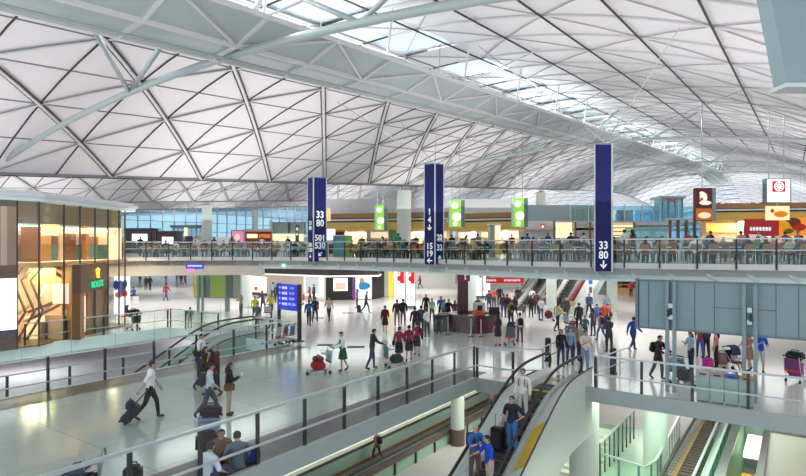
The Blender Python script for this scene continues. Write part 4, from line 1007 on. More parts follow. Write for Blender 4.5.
# ---------------- shops and signs under the mezzanine ----------------
SA, SB, SC_ = Vector((P(246, 60.8), 60.8)), Vector((P(326, 53.5), 53.5)), Vector((P(372, 54.5), 54.5))
t = thing('shop_block', 'low shop block with a rounded black fascia under the mezzanine', 'shop', (SA.x, SA.y, 0), world=True)
poly = [Vector((SA.x-2.4, 62.6)), SA, SA.lerp(SB, .5)+Vector((0, -.25)), SB, SC_, SC_+Vector((.4, 14)), SA+Vector((0, 14))]
c = Vector((P(300, 64), 64))
def grow(ps, d): return [p+(p-c).normalized()*d for p in ps]
m = MB(); m.prism([tuple(p) for p in grow(poly, 1.1)], 2.26, 2.42); m.build('white_lip', mat('lit white lip', (.9, .88, .85), .4, emit=.35), t)
m = MB(); m.prism([tuple(p) for p in grow(poly, 1.0)], 2.42, 3.05); m.build('black_fascia', mat('aubergine fascia', (.03, .012, .02), .35), t)
m = MB(); m.prism([tuple(p) for p in grow(poly, .8)], 3.05, 3.2); m.build('roof_plate', M_white, t)
m = MB(); m.prism([tuple(p) for p in poly], .02, 2.62); m.build('shop_core', mat('warm beige shop wall', (.62, .50, .42), .5), t)
def on(a, b, s0, s1, z0, z1, mm, nm, o=.06):
    d = (b-a).normalized(); n = Vector((d.y, -d.x)); 
    if n.y > 0: n = -n
    L = (b-a).length; A = a+d*L*s0; B = a+d*L*s1
    m = MB(); m.prism([A, B, B+n*o, A+n*o], z0, z1); return m.build(nm, mm, t)
on(SA, SB, .10, .29, .35, 1.95, M_glow, 'lit_white_poster', .15)
on(SA, SB, .13, .18, .5, .9, cm(230, 120, 60), 'orange_print', .17)
on(SA, SB, 0, .3, .02, .22, M_maroon, 'plinth', .2)
on(SA, SB, .3, 1, .02, 2.6, mat('pale mint wall', (.66, .74, .66), .5), 'mint_wall', .07)
on(SA, SB, .36, .41, .1, 2.55, M_dark, 'shadow_gap', .1)
on(SA, SB, .55, .98, .3, 2.4, mat('lit white niche', (.95, .92, .85), .5, emit=.4), 'lit_niche', .10)
on(SA, SB, .62, .70, .6, 1.9, cm(190, 190, 190), 'printed_figure', .13)
on(SA, SB, .78, .93, .6, 2.3, cm(215, 225, 225), 'poster', .14)
text('A  K E T H', .22, M_gold, t, (SA.lerp(SB, .17).x-SA.x, SA.lerp(SB, .17).y-SA.y-.1, 2.08), (R(90), 0, R(-42)), .02)
on(SB, SC_, .0, .62, .02, 2.6, mat('black shop wall', (.015, .01, .012), .3), 'black_wall', .1)
on(SB, SC_, .16, .46, .9, 2.1, M_glow, 'lit_white_poster', .14)
on(SB, SC_, .2, .42, 1.0, 1.7, cm(230, 205, 185), 'model_print', .16)
on(SB, SC_, .57, .60, .1, 2.5, cm(120, 60, 150, emit=.4), 'violet_edge', .16)
on(SB, SC_, .64, .98, .1, 2.5, cm(225, 235, 230, emit=.5), 'fashion_poster', .14)
m = MB(); q = SB.lerp(SC_, .8); m.ball((q.x, q.y-.2, 1.35), (.75, .04, .38)); m.build('blue_dress_print', cm(30, 120, 170, emit=.2), t)
m = MB(); m.ball((q.x-.1, q.y-.2, 1.85), (.25, .04, .28)); m.build('face_print', cm(190, 140, 120), t)
# right end return: black door, mint and yellow wall
SD = SC_+Vector((3.4, 8.5))
t = thing('shop_return', 'side wall of the shop block with a black door and yellow lit panel', 'shop', (SC_.x, SC_.y, 0), world=True)
for s0, s1, mm, nm in ((0, .3, mat('black shop wall', (.015, .01, .012), .3), 'black_door_panel'), (.3, .42, M_col, 'mint_panel'), (.42, .75, cm(235, 215, 70, emit=.45), 'yellow_panel'), (.75, 1, M_warm, 'lit_display_panel')):
    on(SC_, SD, s0, s1, .02, 3.2, mm, nm, .1)
# tall red and white light boxes
def lightbox(px0, px1, Y, label, z0=.25, z1=3.5):
    x0, x1 = P(px0, Y), P(px1, Y); t = thing('light_box_advert', label, 'advert', (x0, Y, 0), world=True, group='red and white light boxes')
    w = x1-x0
    m = MB(); m.box(x0, x1, Y, Y+.5, z0, z1); m.build('lit_face', mat('advert white', (1, .94, .95), .4, emit=.85), t)
    m = MB(); m.box(x0+w*.55, x1-.03, Y-.03, Y, z0+(z1-z0)*.55, z1-.05); m.ball((x0+w*.45, Y-.01, z0+(z1-z0)*.68), (.2*w, .03, .25)); m.build('red_print', M_red, t)
    m = MB(); m.ball((x0+w*.36, Y-.03, z0+(z1-z0)*.83), (.17*w, .03, .18)); m.build('face_print', cm(235, 180, 170, emit=.3), t)
    text('DL', .6, cm(215, 30, 60, emit=.4), t, (w*.5, -.02, z0+(z1-z0)*.2), (R(90), 0, 0), .01)
    m = MB(); m.box(x0-.06, x1+.06, Y-.02, Y+.56, 0, z0); m.build('base', M_teald, t)
    m = MB(); m.box(x0-.07, x0, Y-.03, Y+.52, z0, z1); m.box(x1, x1+.07, Y-.03, Y+.52, z0, z1); m.build('frame', M_chrome, t)
lightbox(394.5, 404.5, 47, 'red and white light box advert, left one of the pair by the shop corner'); lightbox(406, 415, 46.5, 'red and white light box advert, right one of the pair by the shop corner')
lightbox(475.5, 482, 56, 'red and white light box advert behind the information desk, left one'); lightbox(483, 490, 56, 'red and white light box advert behind the information desk, right one')
# tan column and yellow panel behind the desk
x, y = G(468.5, 318); t = thing('round_column', 'pale green round column rising behind the information desk', 'column', (P(471.5, 42), 42, 0), world=True)
m = MB(); m.cyl(P(471.5, 42), 42, 0, 3.75, .36, 24); m.build('shaft', M_col, t); m = MB(); m.cyl(P(471.5, 42), 42, 0, .2, .42, 24); m.build('base_ring', M_chrome, t)
for px, Y, r, lab in ((551.5, 40, .36, 'round column left of the slanting beam at the foot of the distant escalators'), (612, 44, .40, 'round column right of the blue lit totem under the mezzanine'), (246, 47, .5, 'grey blue round column beside the green lit board')):
    t = thing('round_column', lab, 'column', (P(px, Y), Y, 0), world=True)
    m = MB(); m.cyl(P(px, Y), Y, 0, 3.75, r, 24); m.build('shaft', M_col, t); m = MB(); m.cyl(P(px, Y), Y, 0, .15, r+.05, 24); m.build('base_ring', M_chrome, t)
t = board('yellow_wall_panel', 'yellow panel on the white back wall above the desk', 'panel', 458, 464.5, 270, 283, 69, cm(225, 185, 50, emit=.2), .3)
bx('dark_edge', 455.5, 457.5, 270, 284, 69.3, M_teal, .3)
# slanting white beam by the escalators
t = thing('slanting_beam', 'thick slanting white beam right of the distant escalators', 'beam', uvz(42, -13.6, 0), world=True)
m = MB(); m.strip([uvz(42.2, -13.6, -.0), uvz(50.5, -13.6, 4.0)], 1.0, .9, up=(0, 0, 1)); m.build('beam_body', M_col, t)
m = MB(); m.strip([uvz(42.2, -14.3, .5), uvz(48.5, -14.3, 3.3)], .06, .7); m.build('red_lettered_panel', cm(170, 80, 75), t)
# lit blue totem
t = board('lit_totem', 'narrow lit totem with blue top right of the slanting beam', 'sign', 588.5, 593, 273, 315, 41.5, cm(215, 215, 225, emit=.5), .3); bx('blue_lit_top', 589, 592.5, 273, 284, 41.4, cm(30, 100, 230, emit=.6), .05)
bx('printed_figure', 589.5, 592, 287, 293, 41.4, cm(120, 110, 100), .05)
# retail shelves at the far right
t = thing('shelf_shop', 'bright shop of lit wooden shelves full of goods behind the woman in pink', 'shop', (P(606, 58), 58, 0), world=True)
bx('shop_back', 604, 648, 270, 294.2, 60.5, cm(190, 150, 110, emit=.25), .3); rnd = random.Random(4)
bx('dark_shop_wall', 596, 606, 272, 294.5, 60, M_teald, .3)
for k in range(5): bx('shelf', 606, 642, 272.5+k*3.7, 273.1+k*3.7, 60, M_wood, .5)
for k in range(5):
    for j in range(11):
        a = 607+j*3.1; bx('goods_stack', a, a+rnd.uniform(1.2, 2.5), 270.6+k*3.7-.0, 272.5+k*3.7, 60.1, rnd.choice([cm(120, 30, 30), cm(230, 210, 180), cm(70, 40, 30), cm(200, 150, 90), cm(40, 40, 45)]), .3)
# hanging signs under the slab
def hang(px0, px1, py0, py1, Y, label, mm, rods=True, slant=0):
    t = board('hanging_sign', label, 'sign', px0, px1, py0, py1, Y, mm, .18, None, Y+slant)
    z1 = CAMZ-(py0-HY)*Y/FOC
    for px in (px0+1, px1-1):
        x = P(px, Y); m = MB(); m.cyl(x, Y+.1, z1, 3.76, .035, 6); m.build('hanger_rod', M_post, t)
    return t
t = hang(486, 524, 277.6, 283.2, 34, 'long red hanging sign with white lettering over the crowd', M_red)

for a_, b_ in ((.12, .62), (1.25, 2.05)):
    m = MB(); q = a_
    while q < b_: m.box(q, q+.05, -.02, 0, .10+.04*(int(q*30) % 2), .25); m.box(q, q+.07, -.02, 0, .15, .18); q += .085
    m.build('white_lettering', M_wht, t, off=(0, 0, 0))
m = MB(); m.ball((.08, -.02, .18), (.06, .02, .07)); m.ball((1.15, -.02, .18), (.07, .02, .08)); m.build('white_pictogram', M_wht, t, off=(0, 0, 0))
t = hang(186, 203, 263.5, 269, 38, 'small blue lit hanging sign above the green board', M_bluelit); m = MB(); q = .12
while q < 1.1: m.box(q, q+.055, -.02, 0, .14, .28); m.box(q, q+.07, -.02, 0, .2, .23); q += .09
m.build('white_lettering', M_wht, t, off=(0, 0, 0))
m = MB(); m.box(.0, .55, -.02, 0, -.16, .03); m.build('pink_lit_strip', cm(230, 130, 200, emit=.6), t, off=(0, 0, 0))
t = board('exit_sign', 'tiny green lit exit sign on the soffit edge', 'sign', 281.5, 286, 263.5, 267.5, 38, cm(60, 200, 130, emit=.8), .1)
m = MB(); m.box(.06, .24, -.01, 0, .05, .22); m.build('white_pictogram', M_glow, t, off=(0, 0, 0)); m = MB(); m.box(.1, .14, .0, .1, .27, .3); m.build('bracket', M_dark, t, off=(0, 0, 0))
for px, mm, lab in ((641, cm(60, 140, 150), 'teal lit strip sign above the board, leftmost'), (655, cm(200, 60, 60, emit=.4), 'red and white strip sign above the board'), (683, cm(235, 200, 60, emit=.4), 'yellow strip sign above the board'), (700, cm(245, 200, 220, emit=.5), 'pink strip sign above the board, rightmost')):
    board('strip_sign', lab, 'sign', px-8, px+5, 274.5, 281, 27, mm, .2)
# directional sign with frame
x0, y0 = G(283, 338); t = thing('direction_sign', 'blue direction sign with four lines of white text on a dark frame', 'sign', (x0, y0, 0), world=True)
xa, xb = P(279.5, y0), P(299, y0-1.2); d = (Vector((xb, y0-1.2))-Vector((xa, y0))).normalized(); A = Vector((xa, y0)); L = (Vector((xb, y0-1.2))-A).length; an = math.atan2(d.y, d.x)
def zpy(py): return CAMZ-(py-HY)*y0/FOC
m = MB(); m.seg(A, A+d*L, .16, zpy(309), zpy(283.5)); m.build('sign_panel', M_bluelit, t)
m = MB(); m.seg(A+d*(L-.02), A+d*(L+.1), .2, 0, zpy(283)); m.build('dark_post', M_post, t); m = MB(); m.seg(A-d*.06, A, .2, 0, zpy(283)); m.build('dark_post', M_post, t)
m = MB(); m.seg(A, A+d*L, .05, 0, zpy(309)); m.build('glass_base', M_glass, t)
m = MB(); m.seg(A-d*.1, A+d*(L+.15), .5, 0, .05); m.build('base_plate', M_dark, t)
n = Vector((d.y, -d.x)); 
for i, tx in enumerate(('1-14', '15-19', '20-80', '501-530')):
    c = A+d*L*.70+n*.1; text(tx, .20, M_wht, t, (c.x-x0, c.y-y0, zpy(287+i*5.3)), (R(90), 0, an), .005)
    m = MB(); c = A+d*L*.1+n*.1
    for q in (.24, .31, .38, .45): e = A+d*L*q+n*.09; m.box(e.x-.035, e.x+.035, e.y-.01, e.y, zpy(287+i*5.3)-.08, zpy(287+i*5.3)+.07); m.box(e.x-.05, e.x+.05, e.y-.012, e.y-.002, zpy(287+i*5.3)-.02, zpy(287+i*5.3)+.01)
    m.build('white_characters', M_wht, t)
    arrow(t, (c.x-x0, c.y-y0, zpy(287+i*5.3)), (0, 0, an), .17, R(-90))
# green lit board on posts
Yb = 45; t = thing('hoarding_board', 'wide green glowing board on grey posts under the mezzanine at the left', 'display board', (P(194, Yb), Yb, 0), world=True)
m = MB(); a, b = (P(194.5, Yb), Yb), (P(241, Yb-1), Yb-1); m.seg(a, b, .25, 1.05, 3.35); m.build('board_frame', M_teal, t)
A, B = Vector(a), Vector(b)
for s0, s1, mm in ((.01, .07, cm(235, 205, 60)), (.09, .24, cm(90, 150, 70, emit=.12)), (.27, .34, cm(130, 150, 150)), (.36, .68, cm(140, 170, 90, emit=.1)), (.70, .84, cm(110, 125, 130)), (.85, .99, cm(150, 165, 150))):
    m = MB(); p, q = A.lerp(B, s0), A.lerp(B, s1); m.prism([p+Vector((0, -.16)), q+Vector((0, -.16)), q+Vector((0, -.1)), p+Vector((0, -.1))], 1.12, 3.28); m.build('board_panel', mm, t)
for px in (198.5, 203, 226.5, 229): 
    m = MB(); x = P(px, Yb-.6); m.box(x-.09, x+.09, Yb-.75, Yb-.55, 0, 3.7); m.build('support_post', M_teal, t)
# information desk
xi, yi = G(474, 331); t = thing('information_desk', 'round maroon information desk with a tall question mark tower', 'desk', (xi, yi, 0), world=True)
m = MB(); m.lathe([(1.35, 0), (1.35, .08), (1.5, .1), (1.5, 1.0), (1.58, 1.02), (1.58, 1.1), (.9, 1.1), (.9, 1.05)], 28, c=(xi, yi, 0)); m.build('round_counter', M_maroon, t)
m = MB(); m.lathe([(1.38, .0), (1.4, .06), (1.38, .1)], 28, c=(xi, yi, 0)); m.build('steel_kick', M_chrome, t)
xt = P(463.5, yi-.1); m = MB(); m.box(xt-.32, xt+.32, yi+.2, yi+.8, 0, 3.0); m.build('tower', M_maroon, t, bevel=.02)
m = MB(); m.box(xt-.34, xt+.42, yi+.15, yi+.85, 3.0, 3.75); m.build('tower_head', mat('crimson laminate', (.20, .012, .06), .4, emit=.15), t)
text('?', .75, M_wht, t, (xt-xi+.15, .13, 3.36), (R(90), 0, 0), .01, bold=.02)
m = MB(); m.box(xt+.6, xt+1.3, yi-.4, yi+.1, 1.1, 1.75); m.build('white_machine', M_white, t, bevel=.03); m = MB(); m.box(xt+.8, xt+1.1, yi-.42, yi-.4, 1.3, 1.6); m.build('machine_screen', M_black, t)
m = MB(); m.box(xt+.45, xt+1.05, yi-1.2, yi-.9, 1.1, 1.35); m.build('orange_tray', cm(240, 90, 40), t)
m = MB(); m.box(xt+1.5, xt+2.1, yi-.5, yi-.2, 1.1, 1.5); m.build('dark_monitor', M_black, t)
for px, py, w, lab in ((441, 331, .9, 'low maroon counter unit at the left of the information desk'), (449, 329, 1.3, 'dark counter unit between the seated people and the information desk')):
    x, y = G(px, py); t = thing('counter_unit', lab, 'desk', (x, y, 0)); m = MB(); m.box(-w/2, w/2, -.3, .3, 0, .95); m.build('cabinet', M_maroon if w > 1 else M_dark, t, bevel=.01); m = MB(); m.box(-w/2-.04, w/2+.04, -.34, .34, .95, 1.0); m.build('worktop', M_dark, t)
# queue posts round the desk
qp = [(448, 335), (459, 333), (471, 337), (481, 337), (487, 320), (492, 318), (499, 312), (508, 317)]
for i, (px, py) in enumerate(qp):
    x, y = G(px, py); t = thing('queue_post', 'slim steel queue post %s' % ('leftmost in front of the information desk', 'second from the left before the information desk', 'before the middle of the information desk', 'before the right end of the information desk', 'just behind the right of the information desk', 'behind the right of the desk beside the queue', 'farthest back at the head of the queue', 'right of the queue head by the crowd')[i], 'queue post', (x, y, 0), group='queue posts')
    m = MB(); m.lathe([(.16, 0), (.16, .02), (.03, .05), (.03, .95), (.05, .96), (.05, 1.0)], 12); m.build('post', M_chrome, t); m = MB(); m.lathe([(.165, 0), (.17, .015), (.165, .02)], 12); m.build('rim', M_dark, t)
# floor hatches
for i, (px, py, lab) in enumerate(((326, 345, 'dark oval floor hatch right of the woman with the red bag'), (356, 347, 'dark floor hatch left of the man in the black jacket'), (317, 318, 'small dark floor hatch near the man with the blue backpack'), (348, 313, 'small dark floor hatch near the walker in purple'), (726, 399, 'dark triangular floor plate behind the right bridge posts'))):
    x, y = G(px, py); t = MB(); t.box(-.45, .45, -.22, .22, .002, .02); o = t.build('floor_hatch', M_dark, bevel=.004); o.location = (x, y, 0); tag(o, lab, 'floor hatch')

# ---------------- food court tables and chairs ----------------
def make_chair():
    t = thing('dining_chair', '', 'chair', group='food court chairs')
    m = MB(); m.box(-.22, .22, -.22, .22, .43, .47); m.build('seat', cm(165, 118, 62), t, bevel=.012)
    m = MB(); m.add([(-.2, -.23, .6), (.2, -.23, .6), (.2, -.27, .88), (-.2, -.27, .88), (-.2, -.20, .6), (.2, -.20, .6), (.2, -.24, .88), (-.2, -.24, .88)], [(0, 1, 2, 3), (5, 4, 7, 6), (4, 5, 1, 0), (3, 2, 6, 7), (1, 5, 6, 2), (4, 0, 3, 7)]); m.build('backrest', cm(165, 118, 62), t)
    for x, y in ((-.19, -.2), (.19, -.2), (-.19, .19), (.19, .19)):
        m = MB(); m.tube([(x*1.1, y*1.1, 0), (x, y, .43)]+([(x, y*1.25, .85)] if y < 0 else []), .014, 5); m.build('leg', M_chrome, t)
    return t
def make_table(top):
    t = thing('dining_table', '', 'table', group='food court tables')
    m = MB(); m.box(-.74, .74, -.36, .36, .71, .77); m.build('tabletop', top, t, bevel=.01)
    m = MB(); m.cyl(0, 0, .04, .71, .045, 8); m.build('pedestal', M_teal, t); m = MB(); m.box(-.3, .3, -.26, .26, 0, .04); m.build('base_plate', M_teal, t)
    return t
ch0 = make_chair(); tb0 = make_table(mat('pale aqua tabletop', (.50, .82, .80), .3)); first = [True, True]
ORD = ['first', 'second', 'third', 'fourth', 'fifth', 'sixth', 'seventh', 'eighth', 'ninth', 'tenth', 'eleventh', 'twelfth', 'thirteenth', 'fourteenth', 'fifteenth', 'sixteenth', 'seventeenth', 'eighteenth', 'nineteenth', 'twentieth', 'twenty first', 'twenty second', 'twenty third', 'twenty fourth', 'twenty fifth', 'twenty sixth', 'twenty seventh', 'twenty eighth', 'twenty ninth', 'thirtieth', 'thirty first', 'thirty second', 'thirty third', 'thirty fourth', 'thirty fifth', 'thirty sixth']
SEATS = []
skip = ((300, 330), (484, 503), (331, 353))
for row, (back, n0, pitch) in enumerate(((1.5, 0, 2.0), (3.9, 1, 2.1), (6.4, 0, 2.3))):
    path = offs([p for p in ED if -19 < p.x < 24], back); L = sum((b-a).length for a, b in zip(path, path[1:])); s = .8+n0*.7; k = 0
    while s < L-.8:
        p, d = at_path(path, s); an = math.atan2(d.y, d.x); px = CX+FOC*p.x/p.y
        if not any(a < px < b for a, b in skip) and px > 128:
            lab = '%s food court table from the left in the %s row behind the glass rail' % (ORD[k], ('front', 'middle', 'back')[row])
            if first[1]: tb0.location = (p.x, p.y, ZM); tb0.rotation_euler.z = an; tb0['label'] = lab; first[1] = False
            else: dup(tb0, (p.x, p.y, ZM), an, lab)
            for ci, (sx_, sy_) in enumerate(((-.32, -.62), (.32, .62), (.34, -.64), (-.34, .64))):
                if ci > 1 and row == 2: continue
                c = p+d*sx_+Vector((-d.y, d.x))*sy_; ra = an if sy_ < 0 else an+math.pi
                lab = 'tan chair %s, %s table from the left, %s row' % (('left on the rail side', 'right on the stall side', 'right on the rail side', 'left on the stall side')[ci], ORD[k], ('front', 'middle', 'back')[row])
                if row < 2 or ci == 1:
                    if first[0]: ch0.location = (c.x, c.y, ZM); ch0.rotation_euler.z = ra; ch0['label'] = lab; first[0] = False
                    else: dup(ch0, (c.x, c.y, ZM), ra, lab)
                    SEATS.append((c.x, c.y, ra, row, k, ci))
            k += 1
        s += pitch

# ---------------- people ----------------
M_skin = mat('skin light', (.60, .36, .25), .55); M_skin2 = mat('skin tan', (.42, .23, .14), .55)
M_hair = mat('black hair', (.012, .010, .010), .5); M_eye = mat('dark eye', (.02, .015, .015), .3); M_lip = mat('lip', (.42, .13, .11), .5)
M_shoe = mat('dark shoe', (.02, .018, .018), .5)
def vdir(pitch, out, side):
    """limb direction: pitch 0 hangs down, 90 points forward (+y), out swings sideways"""
    p, o = R(pitch), R(out)
    return Vector((side*math.sin(o), math.sin(p)*math.cos(o), -math.cos(p)*math.cos(o)))
def body_proto(name, arms, legs, lean=0, turn=0, sit=None, female=False):
    """arms/legs: per side (L, R): (pitch, out, pitch2, out2)"""
    J = {}; E = []; Rd = {}; CL = {}
    def j(n, p, r): J[n] = Vector(p); Rd[n] = r
    sw = .175 if female else .195
    j('pelvis', (0, 0, 0), (.145, .11)); ln = R(lean)
    up = Vector((0, math.sin(ln), math.cos(ln)))
    j('waist', up*.14, (.125 if not female else .11, .10)); j('chest', up*.32, (.15 if not female else .13, .115)); j('collar', up*.44, (.10, .08))
    j('neck', up*.52+Vector((0, .012, 0)), (.052, .052)); j('jaw', up*.595+Vector((0, .03, 0)), (.066, .072)); j('brow', up*.67+Vector((0, .022, 0)), (.078, .092)); j('crown', up*.74+Vector((0, .008, 0)), (.058, .066))
    for a, b, c in (('pelvis', 'waist', 'torso'), ('waist', 'chest', 'torso'), ('chest', 'collar', 'torso'), ('collar', 'neck', 'neck'), ('neck', 'jaw', 'head'), ('jaw', 'brow', 'head'), ('brow', 'crown', 'head')): E.append((a, b, c))
    for si, sd in ((0, -1), (1, 1)):
        s = 'LR'[si]; a = arms[si]
        j('sh'+s, up*.425+Vector((sd*sw, 0, 0)), (.062, .062)); el = J['sh'+s]+vdir(a[0], a[1], sd)*.275
        j('el'+s, el, (.041, .041)); wr = el+vdir(a[2], a[3], sd)*.245; j('wr'+s, wr, (.028, .028))
        E += [('collar', 'sh'+s, 'torso'), ('sh'+s, 'el'+s, 'uarm'), ('el'+s, 'wr'+s, 'farm')]
        l = legs[si]; j('hp'+s, (sd*.085, 0, -.05), (.092, .092)); kn = J['hp'+s]+vdir(l[0], l[1], sd)*.42
        j('th'+s, J['hp'+s].lerp(kn, .45), (.078, .078)); j('kn'+s, kn, (.056, .056)); an = kn+vdir(l[2], l[3], sd)*.41
        j('cf'+s, kn.lerp(an, .35), (.053, .053)); j('an'+s, an, (.036, .036))
        fd = vdir(l[2]+90 if l[2] > -60 else 70, l[3]*.3, sd); fd = Vector((fd.x, abs(fd.y) if abs(fd.y) > .3 else .6, fd.z if l[2] < -25 else min(fd.z, .05))).normalized()
        j('he'+s, an+Vector((0, 0, -.055))-fd*.03, (.036, .033)); j('to'+s, an+fd*.16+Vector((0, 0, -.06)), (.038, .024))
        E += [('pelvis', 'hp'+s, 'hips'), ('hp'+s, 'th'+s, 'thigh'), ('th'+s, 'kn'+s, 'thigh'), ('kn'+s, 'cf'+s, 'shin'), ('cf'+s, 'an'+s, 'shin'), ('an'+s, 'he'+s, 'foot'), ('he'+s, 'to'+s, 'foot')]
    keys = list(J); idx = {k: i for i, k in enumerate(keys)}
    me = bpy.data.meshes.new('sk'); me.from_pydata([J[k] for k in keys], [(idx[a], idx[b]) for a, b, c in E], [])
    o = bpy.data.objects.new('sk', me); scn.collection.objects.link(o)
    md = o.modifiers.new('s', 'SKIN'); md.use_smooth_shade = True
    for i, k in enumerate(keys):
        sv = me.skin_vertices[0].data[i]; sv.radius = Rd[k]; sv.use_root = (k == 'pelvis')
    o.modifiers.new('u', 'SUBSURF').levels = 1
    bpy.context.view_layer.update()
    em = bpy.data.meshes.new_from_object(o.evaluated_get(bpy.context.evaluated_depsgraph_get())); bpy.data.objects.remove(o)
    # classify faces by the nearest bone
    seg = [(J[a], J[b], c) for a, b, c in E]
    def cls(p):
        best = None
        for a, b, c in seg:
            d = b-a; t = max(0, min(1, (p-a).dot(d)/d.length_squared)); q = (p-(a+d*t)).length
            if c in ('torso',): q -= .05
            if c == 'thigh': q -= .02
            if best is None or q < best[0]: best = (q, c, t)
        return best[1]
    V = [v.co.copy() for v in em.vertices]; N = [v.normal.copy() for v in em.vertices]; F = [tuple(p.vertices) for p in em.polygons]
    C_ = [cls(sum((V[i] for i in f), Vector())/len(f)) for f in F]
    bpy.data.meshes.remove(em)
    # body with face features, ears and hands
    mb = MB(); mb.add(V, F, 0)
    hc = J['brow']; jc = J['jaw']
    for sd in (-1, 1):
        mb.ball(hc+Vector((sd*.032, .082, -.012)), (.012, .008, .008), 1, 6, 4)
        mb.ball(hc+Vector((sd*.082, .0, -.025)), (.012, .022, .032), 0, 6, 4)
        mb.ball(hc+Vector((sd*.033, .088, .014)), (.018, .006, .004), 1, 6, 4)
    mb.ball(hc+Vector((0, .095, -.04)), (.014, .02, .026), 0, 6, 4); mb.ball(jc+Vector((0, .072, -.005)), (.024, .008, .007), 2, 6, 4)
    for si, sd in ((0, -1), (1, 1)):
        s = 'LR'[si]; w = J['wr'+s]; f = (w-J['el'+s]).normalized(); side = Vector((0, 1, 0)) if abs(f.y) < .7 else Vector((-sd, 0, 0)); side = (side-f*side.dot(f)).normalized(); nrm = f.cross(side).normalized()
        if nrm.x*sd > 0: nrm = -nrm
        pal = [w-f*.012, w+f*.03, w+f*.075]
        for q in (-.022, -.007, .008, .022): mb.tube([w+side*q*.5, w+side*q+f*.085], [.014, .012], 6)
        for q, L in ((-.026, .055), (-.009, .072), (.009, .078), (.026, .068)):
            b = w+side*q+f*.08; mb.tube([b, b+f*L*.5+nrm*.008, b+f*L*.85+nrm*.03], [.0095, .009, .006], 5)
        b = w+side*.02+f*.02; mb.tube([b, b+side*.03+f*.025+nrm*.01, b+side*.035+f*.055+nrm*.02], [.011, .010, .007], 5)
    parts = {'body': mb}
    def shell(classes, d, extra=None, flt=None):
        m = MB(); use = [f for f, c in zip(F, C_) if c in classes and (flt is None or flt(sum((V[i] for i in f), Vector())/len(f)))]
        mp = {}; vv = []
        for f in use:
            for i in f:
                if i not in mp: mp[i] = len(vv); vv.append(V[i]+N[i]*d)
        m.add(vv, [tuple(mp[i] for i in f) for f in use]); return m
    parts['short_shirt'] = shell({'torso', 'uarm', 'hips'}, .016, flt=lambda p: p.z > -.10)
    parts['long_shirt'] = shell({'torso', 'uarm', 'farm', 'hips'}, .018, flt=lambda p: p.z > -.14)
    parts['trousers'] = shell({'hips', 'thigh', 'shin', 'torso'}, .013, flt=lambda p: p.z < .05 or sit)
    if sit: parts['trousers'] = shell({'hips', 'thigh', 'shin'}, .013)
    parts['shorts'] = shell({'hips', 'thigh'}, .018)
    m = shell({'foot'}, .008); parts['shoes'] = m
    br, cr = J['brow'], J['crown']
    m = shell({'head'}, .024, flt=lambda p: (p.z > br.z+(.036 if p.y > br.y+.03 else .012)) or (p.y < br.y+.012 and p.z > jc.z-.0)); parts['short_hair'] = m
    m = shell({'head', 'neck'}, .026, flt=lambda p: (p.z > br.z+(.036 if p.y > br.y+.03 else .012)) or (p.y < br.y+.012 and p.z > jc.z-.05))
    m.tube([br+Vector((0, -.075, .0)), br+Vector((0, -.095, -.12)), br+Vector((0, -.105, -.24)), br+Vector((0, -.09, -.33))], [.06, .085, .08, .03], 10); parts['long_hair'] = m
    # skirt hem follows the legs
    m = MB(); ky = (J['knL'].y+J['knR'].y)/2; rings = []; n = 14
    for z, rx, ry, y in ((.06, .145, .12, 0), (-.08, .18, .14, ky*.05), (-.28, .20, .17+abs(J['knL'].y-J['knR'].y)*.12, ky*.5), (-.44, .21, .17+abs(J['knL'].y-J['knR'].y)*.22, ky)):
        rings.append([Vector((rx*math.cos(2*math.pi*i/n), y+ry*math.sin(2*math.pi*i/n), z)) for i in range(n)])
    vv = [p for r in rings for p in r]; m.add(vv, [(k*n+i, k*n+(i+1) % n, (k+1)*n+(i+1) % n, (k+1)*n+i) for k in range(3) for i in range(n)]); parts['skirt'] = m
    zmin = min(v.z for v in V) if sit is None else -sit
    pr = {}
    for k, m in parts.items():
        me = bpy.data.meshes.new('person_'+k); m.v = [(p[0], p[1], p[2]-zmin) for p in m.v]
        me.from_pydata(m.v, [], m.f)
        for x in ((M_skin, M_eye, M_lip) if k == 'body' else (M_dark,)): me.materials.append(x)
        if k == 'body': me.polygons.foreach_set('material_index', m.m)
        me.polygons.foreach_set('use_smooth', [True]*len(me.polygons)); pr[k] = me
    pr['J'] = {k: v-Vector((0, 0, zmin)) for k, v in J.items()}
    return pr
PR = {}
ST = ((0, 2, 0, 1), (0, 2, 0, 1))
def proto(n, *a, **k):
    PR[n] = (a, k)
def get(n, female):
    key = (n, female)
    if key not in PRC: a, k = PR[n]; PRC[key] = body_proto(n, *a, female=female, **k)
    return PRC[key]
PRC = {}
D_ = (4, 10, 12, 5)
proto('stand', (D_, (8, 8, 20, 4)), ((3, 3, -2, 1), (-2, 4, -4, 1)))
proto('walk', ((-24, 8, -4, 5), (24, 8, 50, 4)), ((26, 1, 8, 0), (-16, 1, -40, 0)), lean=4)
proto('walk2', ((22, 8, 45, 4), (-22, 8, -2, 5)), ((-14, 1, -38, 0), (25, 1, 6, 0)), lean=3)
proto('pull', ((16, 8, 30, 4), (-30, 12, -32, 14)), ((24, 1, 6, 0), (-16, 1, -38, 0)), lean=4)
proto('push', ((32, 8, 72, -4), (32, 8, 72, -4)), ((14, 1, 2, 0), (-12, 1, -26, 0)), lean=6)
proto('photo', ((60, 10, 150, -30), (62, 10, 150, -30)), ((2, 3, -2, 1), (-2, 3, -3, 1)))
proto('phone', ((12, 8, 95, -25), (25, 8, 120, -25)), ((3, 3, -2, 1), (-3, 4, -4, 1)), lean=2)
proto('hip', ((-15, 42, 15, -48), (12, 10, 40, 6)), ((4, 4, -2, 1), (-3, 4, -4, 1)))
proto('raillean', ((6, 8, 20, 4), (30, 20, 60, 20)), ((4, 3, -2, 1), (-2, 3, -4, 1)), lean=5)
